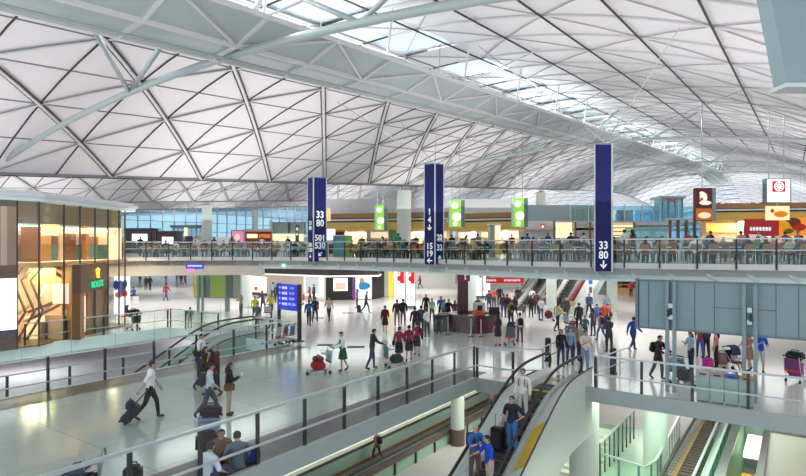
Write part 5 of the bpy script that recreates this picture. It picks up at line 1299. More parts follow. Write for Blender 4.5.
proto('sitchair', ((22, 10, 75, -12), (28, 10, 88, -16)), ((84, 4, 4, 0), (82, 6, -4, 0)), lean=8, sit=.52)
proto('sitchair2', ((30, 12, 96, -20), (26, 12, 112, -26)), ((82, 6, -8, 0), (86, 3, 8, 0)), lean=14, sit=.52)
proto('sitfloor', ((10, 14, 52, -10), (14, 14, 60, -10)), ((128, 10, 40, 6), (122, 12, 44, 6)), lean=10, sit=.11)
proto('seated_child', ((30, 10, 70, -10), (30, 10, 70, -10)), ((75, 6, 20, 0), (75, 6, 25, 0)), lean=-18, sit=.16)
NP = [0]
def person(label, x, y, face, pose='stand', top=(60, 60, 70), bot=(35, 35, 45), fem=False, hair='short', low='trousers', sleeve='short', z=0.0, h=1.72, skin=0, haircol=None, group=None, shoes=None):
    """face: heading in degrees, 0 looks away along +Y, 90 looks to the left"""
    p = get(pose, fem); o = bpy.data.objects.new('person', p['body']); scn.collection.objects.link(o)
    o.location = (x, y, z); o.rotation_euler = (0, 0, R(face)); k = h/1.76; o.scale = (k*(.96 if fem else 1.02), k*(.96 if fem else 1.02), k)
    tag(o, label, 'person', group)
    o.material_slots[0].link = 'OBJECT'; o.material_slots[0].material = M_skin2 if skin else M_skin
    def kid(nm, key, m):
        c = bpy.data.objects.new(nm, p[key]); scn.collection.objects.link(c); c.parent = o
        c.material_slots[0].link = 'OBJECT'; c.material_slots[0].material = m; return c
    kid('jacket' if sleeve == 'long' else 'shirt', sleeve+'_shirt', cm(*top))
    if low == 'skirt': kid('skirt', 'skirt', cm(*bot))
    elif low == 'dress': kid('skirt', 'skirt', cm(*top))
    else: kid(low, low, cm(*bot))
    kid('shoes', 'shoes', shoes or M_shoe)
    if hair: kid('hair', hair+'_hair', haircol or M_hair)
    o['pose'] = pose; del o['pose']; PLOC.append((o, p['J'], k)); return o
PLOC = []
def hand_at(o, J, k, s='R'):
    v = J['wr'+s]; m = Matrix.Translation(o.location) @ Matrix.Rotation(o.rotation_euler.z, 4, 'Z'); return m @ Vector((v.x*k, v.y*k, v.z*k))
def backpack(o, label, col, group=None):
    k = o.scale[2]; a = o.rotation_euler.z; t = thing('backpack', label, 'bag', o.location.copy(), a, group); t.scale = (k, k, k)
    zz = 1.22 if not o.data.name.startswith('zz') else 0
    pm = [q for q in PLOC if q[0] is o][0][1]; c = pm['chest']
    m = MB(); m.box(-.15, .15, c.y-.31, c.y-.135, c.z-.27, c.z+.13); m.build('pack_body', cm(*col), t, bevel=.045, off=(0, 0, 0))
    m = MB(); m.box(-.11, .11, c.y-.36, c.y-.31, c.z-.24, c.z-.04); m.build('front_pocket', cm(*[max(0, q-15) for q in col]), t, bevel=.02, off=(0, 0, 0))
    for sd in (-1, 1): m = MB(); m.strip([(sd*.09, c.y-.15, c.z-.2), (sd*.10, c.y+.145, c.z-.10), (sd*.10, c.y+.13, c.z+.08), (sd*.09, c.y+.0, c.z+.155), (sd*.08, c.y-.16, c.z+.1)], .04, .015, up=(1, 0, 0)); m.build('strap', cm(*[max(0, q-15) for q in col]), t, off=(0, 0, 0))
    return t
def shoulderbag(o, label, col, side=1):
    k = o.scale[2]; t = thing('shoulder_bag', label, 'bag', o.location.copy(), o.rotation_euler.z); t.scale = (k, k, k); c = [q for q in PLOC if q[0] is o][0][1]['pelvis']
    m = MB(); m.box(side*.2, side*.3, -.17, .17, c.z-.12, c.z+.12); m.build('bag_body', cm(*col), t, bevel=.03, off=(0, 0, 0))
    m = MB(); m.strip([(side*.24, .12, c.z+.1), (side*.15, .1, c.z+.42), (side*.12, -.04, c.z+.50), (side*.2, -.13, c.z+.3), (side*.24, -.12, c.z+.1)], .025, .012); m.build('strap', cm(*col), t, off=(0, 0, 0)); return t
def suitcase(label, x, y, face, col=(25, 25, 30), z=0.0, tilt=0, hgt=.62, hl=.42, group=None):
    t = thing('suitcase', label, 'suitcase', (x, y, z+ (.04 if tilt else 0)), R(face), group); t.rotation_euler.x = R(tilt)
    m = MB(); m.box(-.21, .21, -.13, .13, .06, hgt); m.build('shell', cm(*col, rough=.45), t, bevel=.035, off=(0, 0, 0))
    m = MB(); m.box(-.15, .15, .13, .155, .14, hgt-.12); m.build('front_pocket', cm(*[min(255, q+14) for q in col], rough=.5), t, bevel=.01, off=(0, 0, 0))
    m = MB(); m.tube([(-.12, -.09, hgt-.01), (-.12, -.09, hgt+hl), (.12, -.09, hgt+hl), (.12, -.09, hgt-.01)], .011, 6); m.build('pull_handle', M_dark, t, off=(0, 0, 0))
    for sx_ in (-.16, .16):
        for sy_ in (-.09, .09): m = MB(); m.ball((sx_, sy_, .035), (.02, .035, .035), 0, 8, 6); m.build('wheel', M_black, t, off=(0, 0, 0))
    return t
TR = {}
def trolley(label, x, y, face, ad=(70, 150, 190), group='luggage trolleys', z=0):
    if ad in TR: return dup(TR[ad], (x, y, z), R(face), label)
    t = thing('luggage_trolley', label, 'trolley', (x, y, z), R(face), group); TR[ad] = t; b = (0, 0, 0)
    m = MB()
    m.build('x', M_chrome) if False else None
    m.tube([(-.26, -.42, 1.0), (-.27, -.36, .6), (-.28, -.25, .22), (-.2, .55, .15), (0, .62, .15), (.2, .55, .15), (.28, -.25, .22), (.27, -.36, .6), (.26, -.42, 1.0)], .016, 6); m.build('frame', M_chrome, t, off=b)
    m = MB(); m.tube([(-.28, -.47, 1.02), (.28, -.47, 1.02)], .022, 8); m.build('handle', M_black, t, off=b)
    m = MB(); m.box(-.24, .24, -.28, .5, .17, .185); m.build('deck', mat('trolley mesh deck', (.35, .36, .37), .4, .4), t, off=b)
    m = MB(); m.box(-.25, .25, -.38, -.34, .42, .92); pn = m.build('advert_panel', cm(*ad), t, off=b)
    m = MB(); m.box(-.25, .25, -.385, -.335, .42, .50); m.build('red_stripe', cm(215, 70, 50), pn, off=b)
    m = MB(); m.box(-.24, .24, -.34, -.1, .78, .80); m.tube([(-.25, -.1, .92), (.25, -.1, .92)], .012, 5); m.tube([(-.25, -.1, .92), (-.25, -.1, .78), (.25, -.1, .78), (.25, -.1, .92)], .012, 5); m.build('basket', M_chrome, t, off=b)
    for px, py in ((-.24, -.3), (.24, -.3), (0, .55)):
        m = MB(); m.tube([(px, py, .09), (px, py, .17)], .012, 5); m.tube([(px-.02, py, .07), (px+.02, py, .07)], .07, 12); m.build('wheel', M_black, t, off=b)
    return t
def bag_on(label, x, y, face, z, col, size=(.6, .4, .3), name='holdall'):
    t = thing(name, label, 'bag', (x, y, z), R(face)); sx_, sy_, sz_ = [q/2 for q in size]
    m = MB(); m.box(-sx_, sx_, -sy_, sy_, 0, sz_*2); m.build('bag_body', cm(*col), t, bevel=min(size)*.22, off=(0, 0, 0))
    m = MB(); m.strip([(-sx_*.5, 0, sz_*2-.01), (-sx_*.4, 0, sz_*2+.07), (sx_*.4, 0, sz_*2+.07), (sx_*.5, 0, sz_*2-.01)], .03, .012, up=(0, 1, 0)); m.build('carry_handle', M_black, t, off=(0, 0, 0))
    m = MB(); m.box(-sx_*.7, sx_*.7, sy_-.005, sy_+.02, sz_*.4, sz_*1.3); m.build('pocket', cm(*[max(0, q-12) for q in col]), t, bevel=.008, off=(0, 0, 0)); return t
def fwd(face, d, side=0): a = R(face); return (-math.sin(a)*d+math.cos(a)*side, math.cos(a)*d+math.sin(a)*side)
def pushing(o, label, ad=(70, 150, 190), luggage=None):
    f = math.degrees(o.rotation_euler.z); dx, dy = fwd(f, .98); t = trolley(label, o.location.x+dx, o.location.y+dy, f, ad)
    if luggage:
        for i, (lab, col, size) in enumerate(luggage):
            zz = .19+sum(l[2][2] for l in luggage[:i]); bx_, by_ = fwd(f, 1.08); bag_on(lab, o.location.x+bx_, o.location.y+by_, f, zz, col, size, 'suitcase' if 'case' in lab else 'holdall')
    return t
def PP(label, px, py, face, **k):
    x, y = G(px, py, k.get('z', 0)); return person(label, x, y, face, **k)
def pulling(o, label, col=(25, 25, 30), side=1, dist=.62, tilt=38):
    f = math.degrees(o.rotation_euler.z); dx, dy = fwd(f, -dist-.42, side*.30)
    return suitcase(label, o.location.x+dx, o.location.y+dy, f, col, tilt=-tilt if False else -tilt)

# the green bridge
o = PP('pilot in white shirt and black trousers pulling a case across the bridge', 150, 419, -72, pose='pull', top=(238, 240, 245), bot=(22, 22, 26), h=1.78)
x, y = G(122, 424); t = suitcase('black wheeled case trailing tilted behind the pilot', x, y, -72, (35, 25, 35), tilt=-42, hl=.5)
bag_on('blue black bag strapped on the tilted case of the pilot', x+.25, y-.02, -72, .42, (25, 35, 60), (.34, .22, .26))
o = PP('man in pale checked shirt striding beside the woman in teal', 209, 418, -78, pose='walk', top=(205, 218, 228), bot=(70, 75, 95), h=1.7)
backpack(o, 'dark strapped pack on the back of the man in the pale shirt', (60, 60, 75))
o = PP('woman in teal top and black cardigan holding a cup', 229, 415, -70, pose='phone', top=(25, 25, 28), bot=(190, 160, 140), fem=True, hair='long', sleeve='long', h=1.62, haircol=mat('brown hair', (.06, .025, .012), .5))
m = MB(); p = PLOC[-1]; q = hand_at(o, p[1], p[2], 'R'); t = thing('paper_cup', 'white paper cup in the hand of the woman in teal', 'cup', (q.x+.08, q.y, q.z)); MB().lathe([(.03, 0), (.04, .1)], 10).build('cup_wall', M_white, t, off=(0, 0, 0)); MB().lathe([(.042, .1), (.042, .115)], 10).build('cup_lid', M_white, t, off=(0, 0, 0))
shoulderbag(o, 'brown handbag of the woman in teal and black', (120, 75, 50))
tl = MB(); tl.box(-.13, .13, .09, .135, 1.0, 1.35); tl.build('teal_top', cm(30, 150, 150), o, bevel=.02, off=(0, 0, 0))
o = PP('woman in dark brown top walking behind the pair on the bridge', 212, 396, 100, pose='walk2', top=(50, 35, 32), bot=(30, 28, 30), fem=True, hair='long', sleeve='long', h=1.66)
shoulderbag(o, 'red and black bag of the woman in the dark brown top', (120, 25, 30), -1)
o = PP('grey haired woman in a purple top at the back of the bridge group', 217, 389, 95, pose='stand', top=(105, 55, 75), bot=(60, 55, 65), fem=True, sleeve='long', h=1.6, haircol=mat('grey hair', (.25, .22, .2), .6))
o = PP('person with a bright yellow patterned scarf in the bridge group', 204, 390, -95, pose='walk', top=(60, 45, 50), bot=(35, 30, 34), fem=True, hair='long', sleeve='long', h=1.62)
m = MB(); m.tube([(-.1, .15, 1.3), (.0, .17, 1.1), (-.05, .18, .8)], [.06, .08, .06], 8); m.build('yellow_scarf', cm(215, 205, 60), o, smooth=True, off=(0, 0, 0))
o = PP('black haired man in a white shirt at the far side of the bridge', 201, 377, -100, pose='stand', top=(235, 235, 238), bot=(60, 60, 70), h=1.72)
shoulderbag(o, 'black shoulder strap bag of the man in white at the far side', (30, 30, 35))
# seated travellers by the near balustrade
px_, py_ = G(206, 482); 
o = person('traveller in a white shirt seated on the floor against the balustrade', px_, py_, -30, pose='sitfloor', top=(225, 230, 240), bot=(75, 80, 105), h=1.72, hair=None if False else 'short')
px_, py_ = G(238, 470)
o = person('man in a grey t shirt seated on the floor by the balustrade', px_, py_, 25, pose='sitfloor', top=(95, 105, 118), bot=(130, 100, 80), h=1.76)
px_, py_ = G(221, 462)
o = person('companion in brown trousers seated between the two travellers', px_, py_, 200, pose='sitfloor', top=(120, 85, 65), bot=(150, 115, 85), h=1.7)
x, y = G(209, 458); t = trolley('luggage trolley parked by the seated travellers at the balustrade', x, y, 200, (150, 165, 205))
bag_on('black holdall heaped on the trolley by the seated travellers', x-.02, y-.05, 200, .20, (35, 30, 38), (.55, .5, .42)); bag_on('patterned dark rucksack on top of the trolley by the seated travellers', x, y+.15, 190, .96, (55, 40, 48), (.5, .34, .26))
x, y = G(250, 462); bag_on('small blue bag on the floor beside the man in grey', x, y, 30, 0, (40, 60, 130), (.45, .3, .3))
x, y = G(78, 510); t = trolley('luggage trolley at the bottom left corner behind the balustrade', x, y, 120, (120, 130, 140)); bag_on('flat blue black coat bag lying on the bottom left trolley', x, y, 100, .70, (30, 60, 85), (.7, .4, .12)); bag_on('dark red holdall under the blue bag on the bottom left trolley', x, y+.1, 100, .20, (70, 25, 35), (.6, .45, .5))
x, y = G(133, 489); bag_on('round black rucksack on the floor by the balustrade at the lower left', x, y, 10, 0, (25, 22, 26), (.36, .3, .5), 'rucksack')
# escalators
def on_esc(label, px, u, v, zf, face, **k):
    x, y = uv(u, v); return person(label, x, y, face, z=zf(u)+.02, **k)
o = on_esc('man in a white sweater with a black bag strap on the escalator', 523, 17.2, -7.3, zbA, 145, top=(225, 222, 215), bot=(200, 198, 195), sleeve='long', h=1.74)
backpack(o, 'black bag on the back of the man in the white sweater', (25, 25, 28))
o = on_esc('man in a dark t shirt and jeans with hand on hip on the escalator', 513, 15.9, -7.1, zbA, 140, pose='hip', top=(28, 32, 50), bot=(70, 120, 175), h=1.8)
x, y = uv(15.9, -7.58); suitcase('large black wheeled suitcase on the escalator beside the man in jeans', x, y, 145, (25, 22, 28), z=zbA(15.9)+.02, hgt=.72, hl=.35)
o = on_esc('bald man in a blue patterned polo shirt on the escalator', 478, 14.65, -7.72, zbA, 205, pose='phone', top=(45, 95, 165), bot=(105, 85, 75), skin=0, h=1.76, hair=None)
backpack(o, 'dark red pack on the back of the bald man', (70, 30, 45))
o = on_esc('man in a royal blue t shirt and khaki shorts on the escalator', 489, 14.4, -7.12, zbA, 105, pose='raillean', top=(25, 75, 190), bot=(195, 180, 160), h=1.76, low='shorts')
x, y = uv(13.9, -7.42); suitcase('small black case at the feet of the two men in blue', x, y, 145, (30, 28, 32), z=zbA(13.9)+.02, hgt=.5, hl=.5)
o = on_esc('man in a grey vest stepping onto the far left escalator', 221, 22.6, -26.6, lambda u: 0, 150, top=(80, 95, 110), bot=(190, 170, 140), pose='stand', h=1.75)
o = on_esc('climber in a turquoise shirt on the distant escalator', 539, 46.6, -18.3, zbC, -35, pose='walk', top=(30, 165, 185), bot=(30, 30, 35), h=1.75, sleeve='long')
x, y = uv(25.4, -19.4)
o = person('traveller in a red checked shirt with a dark rucksack on the moving walkway', *uv(25.0, -19.35), 50, pose='walk', z=-6.93, top=(175, 105, 115), bot=(50, 55, 75), h=1.72, sleeve='long', shoes=M_white)
backpack(o, 'dark rucksack of the traveller on the moving walkway', (50, 35, 40))
x, y = uv(38.5, -18.9); o = person('person in pink half hidden behind the pale column on the walkway', x, y, 200, z=-6.93, top=(60, 35, 40), bot=(200, 150, 150), fem=True, hair='long', low='skirt')

# main hall
o = PP('woman in a white coat and green dress pushing a trolley of red bags', 343, 371, 120, pose='push', top=(235, 238, 235), bot=(15, 80, 60), fem=True, low='skirt', sleeve='long', h=1.66)
m = MB(); m.box(-.09, .09, .08, .15, .95, 1.38); m.build('green_dress_front', cm(15, 90, 65), o, bevel=.02, off=(0, 0, 0))
pushing(o, 'luggage trolley with red bags pushed by the woman in the white coat', (165, 195, 205), [('bright red holdall on the trolley of the woman in white', (175, 40, 50), (.6, .45, .32)), ('small maroon bag on top of the bright red holdall', (120, 30, 45), (.45, .35, .2))])
o = PP('man in a black jacket and jeans behind a trolley in the hall centre', 372, 369, -70, pose='push', top=(38, 34, 42), bot=(55, 65, 110), sleeve='long', h=1.72)
pushing(o, 'luggage trolley with blue advert in front of the man in the black jacket', (60, 130, 175), [('small black case on the trolley of the man in the black jacket', (30, 28, 34), (.4, .5, .35))])
for i, (px, py, lab) in enumerate(((399, 363, 'flight attendant in a burgundy jacket, left one of the three'), (409, 361, 'flight attendant in a burgundy jacket, middle one of the three'), (417, 356, 'flight attendant in a burgundy jacket, right one of the three'))):
    o = PP(lab, px, py, -12+6*i, pose=('walk', 'walk2', 'walk')[i], top=(150, 25, 60), bot=(40, 25, 35), fem=True, low='skirt', sleeve='long', h=1.66)
    shoulderbag(o, 'small black handbag carried by the %s flight attendant' % ('left', 'middle', 'right')[i], (25, 22, 26), (-1, 1, 1)[i])
o = PP('woman in a dark coat with a dark red pack walking away left of centre', 385, 333, 0, pose='walk', top=(55, 30, 32), bot=(60, 35, 35), fem=True, low='skirt', sleeve='long', h=1.7, shoes=cm(220, 180, 50)); backpack(o, 'dark red pack on the woman in the dark coat', (110, 20, 35))
PPL = [
 # px, py, face, pose, top, bot, fem, hair, low, sleeve, label, pack, height
 (241, 317, 150, 'photo', (120, 140, 145), (80, 80, 90), 1, 'long', 'trousers', 'short', 'person in a grey dress top raising both arms to take a photo', None),
 (255, 320, -160, 'walk', (190, 205, 40), (70, 60, 60), 0, 'short', 'trousers', 'short', 'worker in a neon yellow vest beside the grey column', None),
 (271, 318, 170, 'push', (185, 200, 45), (70, 60, 60), 0, 'short', 'trousers', 'short', 'worker in a neon yellow vest left of the blue direction sign', None),
 (273, 300, 10, 'stand', (120, 165, 205), (50, 55, 70), 0, 'short', 'trousers', 'long', 'man in a light blue shirt behind the blue direction sign', None),
 (277, 303, 30, 'stand', (35, 35, 45), (35, 35, 45), 0, 'short', 'trousers', 'long', 'man in black behind the blue direction sign', None),
 (309, 326, 5, 'walk', (60, 55, 70), (70, 65, 75), 0, 'short', 'trousers', 'long', 'walker in dark clothes with a bright blue backpack', (20, 120, 190)),
 (315, 322, -5, 'walk2', (40, 40, 60), (45, 45, 55), 0, 'short', 'trousers', 'long', 'companion in navy next to the bright blue backpack', None),
 (310, 305, 80, 'push', (165, 55, 85), (60, 50, 60), 1, 'long', 'trousers', 'short', 'woman in a pink top near the mint wall pushing a trolley', None),
 (314, 303, 80, 'stand', (50, 50, 60), (40, 40, 48), 0, 'short', 'trousers', 'long', 'man in dark grey beside the lit niche of the shop block', None),
 (329, 321, 170, 'walk', (225, 180, 160), (60, 55, 65), 0, 'short', 'trousers', 'short', 'man in a tan shirt walking towards the viewer before the shop', None),
 (366, 313, -90, 'walk', (85, 60, 140), (35, 32, 42), 0, 'short', 'trousers', 'short', 'man in a purple shirt walking with a case before the fashion poster', None),
 (357, 308, 90, 'stand', (140, 60, 150), (40, 30, 40), 1, 'long', 'trousers', 'short', 'tiny figure in violet by the edge of the fashion poster', None),
 (397, 326, 5, 'stand', (75, 40, 50), (130, 120, 120), 0, 'short', 'trousers', 'long', 'man in a dark maroon jacket before the light boxes', None),
 (403, 325, -5, 'stand', (45, 35, 50), (110, 105, 110), 0, 'short', 'trousers', 'long', 'man in a dark purple jacket before the light boxes', None),
 (420, 288.6, 100, 'walk', (130, 35, 70), (40, 40, 50), 1, 'long', 'trousers', 'long', 'woman in dark red walking before the white back wall', None),
 (427, 337, 30, 'phone', (235, 240, 235), (60, 60, 65), 1, 'short', 'trousers', 'short', 'woman in a white blouse left of the information desk', None),
 (421, 335, -20, 'phone', (60, 60, 75), (55, 55, 65), 0, 'short', 'trousers', 'short', 'man in dark grey with a slung bag left of the white blouse', (90, 100, 120)),
 (426, 318, 160, 'stand', (30, 32, 45), (35, 35, 45), 0, 'short', 'trousers', 'long', 'person in navy standing behind the group left of the desk', None),
 (432, 322, 190, 'stand', (150, 205, 150), (60, 65, 70), 1, 'short', 'trousers', 'short', 'person in a pale green top behind the group left of the desk', None),
 (441, 321, 170, 'stand', (60, 80, 180), (50, 50, 70), 0, 'short', 'trousers', 'short', 'person in cobalt blue waiting behind the dark counter units', None),
 (444.5, 323, 190, 'stand', (130, 185, 210), (60, 60, 70), 1, 'long', 'trousers', 'short', 'person in pale blue waiting behind the dark counter units', None),
 (448.5, 325, 200, 'stand', (25, 25, 30), (30, 30, 35), 0, 'short', 'trousers', 'long', 'broad person in black waiting behind the dark counter units', None),
 (439, 334, 175, 'stand', (30, 35, 50), (35, 35, 45), 0, 'short', 'trousers', 'short', 'child in dark navy in front of the dark counter units', None, 1.3),
 (503.5, 317, 0, 'stand', (60, 55, 70), (60, 75, 120), 0, 'short', 'trousers', 'long', 'man with a black backpack at the head of the queue', (30, 28, 34)),
 (507, 318, -10, 'stand', (85, 35, 45), (50, 60, 90), 0, 'short', 'trousers', 'long', 'man in dark red at the head of the queue', (45, 30, 36)),
 (515, 318, 10, 'walk', (70, 30, 50), (50, 45, 60), 1, 'long', 'trousers', 'long', 'woman in plum with a dark backpack in the crowd', (45, 25, 42)),
 (524, 318, 0, 'stand', (40, 150, 160), (60, 60, 80), 0, 'short', 'trousers', 'short', 'small child in turquoise in the crowd', (170, 40, 60), 1.1),
 (531, 318, 0, 'stand', (25, 25, 30), (30, 30, 35), 1, 'long', 'trousers', 'long', 'woman in black with a pink trimmed pack in the crowd', (60, 20, 45)),
 (532.5, 309, 160, 'stand', (240, 240, 240), (60, 60, 75), 0, 'short', 'trousers', 'short', 'man in a white t shirt in the crowd', None),
 (527, 304, 170, 'stand', (235, 235, 232), (220, 220, 225), 1, 'short', 'trousers', 'short', 'person all in white at the rear of the crowd', None),
 (522, 302, 185, 'stand', (230, 228, 225), (120, 120, 130), 0, 'short', 'trousers', 'short', 'second person in white at the rear of the crowd, farther left', None),
 (518, 307, 175, 'stand', (50, 50, 62), (60, 60, 70), 0, 'short', 'trousers', 'long', 'person in slate at the rear left of the crowd', None),
 (537, 303, 185, 'stand', (190, 70, 40), (45, 40, 45), 1, 'long', 'trousers', 'long', 'woman in orange red below the foot of the distant escalator', None),
 (543, 305, 180, 'stand', (35, 85, 50), (60, 60, 72), 0, 'short', 'trousers', 'short', 'man in a dark green t shirt by the distant escalator', None),
 (555, 317, 10, 'stand', (90, 100, 50), (60, 60, 60), 0, 'short', 'trousers', 'short', 'man in olive before the round column by the escalators', (60, 60, 40)),
 (560, 315, 60, 'stand', (30, 28, 34), (40, 40, 48), 1, 'short', 'trousers', 'long', 'woman in black next to the man in olive', None),
 (557.5, 331, -75, 'push', (200, 195, 150), (35, 42, 65), 0, 'short', 'trousers', 'long', 'man in a pale olive shirt pushing a trolley right of centre', None),
 (579, 331, 10, 'stand', (25, 25, 28), (28, 26, 30), 0, 'short', 'trousers', 'long', 'slim person all in black standing alone right of centre', None),
 (589, 316, 175, 'walk', (65, 85, 125), (40, 45, 60), 0, 'short', 'trousers', 'long', 'walker in an open denim jacket facing the viewer', None),
 (597, 325, 20, 'stand', (45, 95, 160), (50, 60, 90), 0, 'short', 'trousers', 'short', 'boy in a blue t shirt right of the denim jacket', None, 1.4),
 (606, 318, 170, 'push', (125, 155, 175), (120, 140, 160), 0, 'short', 'trousers', 'long', 'man in pale grey blue behind a trolley under the column', None),
 (601, 341, 20, 'walk', (205, 150, 150), (75, 115, 170), 1, 'short', 'trousers', 'short', 'woman in pink and light jeans walking away by the right landing', (60, 60, 110)),
 (609, 352, 15, 'phone', (70, 72, 80), (60, 62, 72), 0, 'short', 'trousers', 'long', 'man in dark grey behind the black bollard', None),
 (631, 297, 160, 'walk', (225, 40, 90), (30, 28, 34), 1, 'long', 'trousers', 'long', 'distant woman in a hot pink coat before the shelf shop', None),
 (520, 343, -5, 'stand', (235, 238, 238), (115, 80, 85), 1, 'short', 'trousers', 'short', 'woman in white with a black backpack right of the desk', (30, 30, 36)),
 (498, 346, 20, 'stand', (60, 45, 52), (60, 45, 52), 1, 'long', 'dress', 'short', 'woman in a dark dress beside a stroller right of the desk', None),
 (497.5, 331, -60, 'stand', (60, 120, 170), (50, 60, 90), 0, 'short', 'trousers', 'short', 'boy in a sky blue t shirt right of the desk', None, 1.45),
 (561, 367, 180, 'stand', (28, 26, 32), (50, 65, 100), 1, 'long', 'trousers', 'long', 'woman in a black printed top facing the viewer at the landing', None),
 (570, 365, 175, 'stand', (130, 165, 195), (60, 70, 110), 1, 'long', 'trousers', 'long', 'woman in pale denim at the landing', None),
 (585, 372, 195, 'phone', (215, 200, 185), (120, 150, 180), 0, 'short', 'trousers', 'short', 'man in a cream patterned shirt at the landing rail', None),
 (581, 361, 100, 'stand', (150, 170, 165), (60, 60, 70), 0, 'short', 'trousers', 'short', 'man in a pale green shirt behind the landing rail', None),
 (633, 351, -60, 'walk', (35, 75, 165), (60, 80, 115), 0, 'short', 'trousers', 'long', 'man in a blue vest striding past the end of the teal board', None),
 (658, 379, -150, 'push', (45, 42, 50), (60, 55, 62), 0, 'short', 'trousers', 'long', 'man in dark clothes with a black backpack behind the left board posts', (25, 24, 30)),
 (691, 371, 100, 'phone', (140, 185, 205), (45, 50, 75), 1, 'long', 'trousers', 'short', 'woman in a light blue top beside a trolley under the board', None),
 (700, 358, -20, 'walk', (150, 60, 75), (60, 95, 160), 1, 'short', 'trousers', 'short', 'woman in red top and blue jeans under the board', None),
 (706, 358, 10, 'stand', (55, 50, 62), (35, 34, 42), 0, 'short', 'trousers', 'long', 'tall man in charcoal under the board', None),
 (716, 368, 60, 'stand', (205, 130, 125), (45, 35, 45), 1, 'long', 'trousers', 'short', 'woman in a salmon top holding a pink bag under the board', None),
 (749, 371, 110, 'push', (180, 130, 110), (170, 120, 105), 1, 'long', 'dress', 'short', 'woman in a striped salmon dress pushing the stroller', None),
 (760, 373, 170, 'phone', (25, 75, 190), (180, 185, 190), 0, 'short', 'shorts', 'short', 'man in a royal blue t shirt and pale shorts by the right posts', None),
 (166, 301, -25, 'walk', (155, 30, 45), (60, 75, 120), 0, 'short', 'trousers', 'long', 'man in a red shirt and jeans walking alone at the left', None),
 (166, 283, 0, 'stand', (235, 215, 205), (190, 160, 150), 1, 'short', 'trousers', 'short', 'tiny distant figure in pale clothes behind the man in red', None),
 (181, 285, 30, 'stand', (35, 28, 34), (40, 35, 42), 1, 'long', 'trousers', 'long', 'distant woman in black left of the green board', None),
 (185, 285, -30, 'walk', (200, 35, 40), (40, 30, 40), 0, 'short', 'trousers', 'short', 'distant man in a red top left of the green board', None),
 (177, 281, 0, 'stand', (220, 120, 40), (50, 45, 50), 0, 'short', 'trousers', 'short', 'distant figure in orange left of the green board', None),
 (146, 290, 20, 'stand', (60, 40, 36), (50, 40, 40), 1, 'long', 'trousers', 'long', 'distant woman in brown right of the lit poster', None),
 (150, 290, -20, 'stand', (35, 30, 36), (45, 40, 45), 0, 'short', 'trousers', 'long', 'distant man in black right of the lit poster', None),
 (140, 283, 0, 'stand', (210, 205, 200), (60, 60, 70), 0, 'short', 'trousers', 'short', 'distant figure in white far behind the lit poster', None),
 (134, 300, 60, 'sitchair', (60, 80, 120), (45, 50, 70), 0, 'short', 'trousers', 'short', 'man in slate blue seated near the lit poster', None),
 (190, 328, 10, 'stand', (75, 140, 60), (150, 150, 155), 0, 'short', 'trousers', 'short', 'boy in a green t shirt behind the far balustrade', None, 1.35),
 (489, 312, 20, 'stand', (60, 62, 80), (50, 55, 80), 0, 'short', 'trousers', 'long', 'man in steel blue grey waiting left of the queue head', None),
 (494, 308, 160, 'phone', (205, 60, 60), (50, 50, 60), 1, 'long', 'trousers', 'short', 'woman in a coral top below the left half of the red sign', None),
 (499.5, 306, 180, 'stand', (40, 42, 52), (45, 45, 55), 0, 'short', 'trousers', 'long', 'man in charcoal below the middle of the red sign', None),
 (512, 310, 170, 'stand', (215, 200, 170), (60, 60, 70), 1, 'long', 'trousers', 'short', 'woman in a sand coloured top among the queue', None),
 (511, 326, 30, 'stand', (130, 140, 90), (60, 50, 50), 0, 'short', 'trousers', 'short', 'man in khaki green just right of the desk posts', (70, 50, 40)),
 (536.5, 314, 20, 'stand', (95, 60, 60), (50, 50, 60), 0, 'short', 'trousers', 'long', 'man in brick brown at the right of the crowd', None),
 (541, 321, 175, 'phone', (200, 205, 215), (60, 75, 110), 1, 'long', 'trousers', 'short', 'woman in silver grey at the right of the crowd', None),
 (548, 309, 170, 'stand', (180, 50, 60), (45, 45, 60), 0, 'short', 'trousers', 'short', 'man in scarlet right of the dark green t shirt', None),
 (566, 322, 150, 'stand', (60, 65, 60), (60, 60, 65), 0, 'short', 'trousers', 'long', 'man in dark grey green behind the tan bag trolley', None),
 (593, 336, 30, 'phone', (80, 85, 95), (60, 65, 85), 1, 'long', 'trousers', 'short', 'woman in slate left of the woman in light jeans', None),
 (604, 331, 170, 'stand', (175, 60, 50), (45, 45, 55), 0, 'short', 'trousers', 'short', 'man in rust red behind the woman in light jeans', None),
 (585, 341, 160, 'stand', (60, 110, 120), (60, 60, 70), 0, 'short', 'trousers', 'short', 'boy in sea green near the middle of the right crowd', None, 1.4),
 (576, 360, 185, 'stand', (215, 120, 80), (80, 90, 120), 1, 'long', 'trousers', 'short', 'girl in apricot behind the people at the landing', None, 1.5),
 (415, 337, 20, 'stand', (45, 42, 50), (55, 55, 65), 0, 'short', 'trousers', 'long', 'man in ink grey left of the slung bag man', None),
 (455, 325, 190, 'stand', (110, 60, 70), (50, 45, 50), 1, 'long', 'trousers', 'short', 'clerk in a wine coloured top behind the information desk', None),
 (478, 322, 170, 'stand', (90, 40, 55), (50, 45, 50), 0, 'short', 'trousers', 'long', 'clerk in dark wine at the right of the information desk', None),
 (263, 312, 60, 'push', (70, 70, 85), (60, 60, 70), 0, 'short', 'trousers', 'long', 'man in dusk grey between the two neon vest workers', None),
 (126, 322, -60, 'sitchair', (60, 40, 48), (45, 40, 48), 1, 'long', 'trousers', 'long', 'woman in dark plum seated behind the pavilion balustrade', None),
]
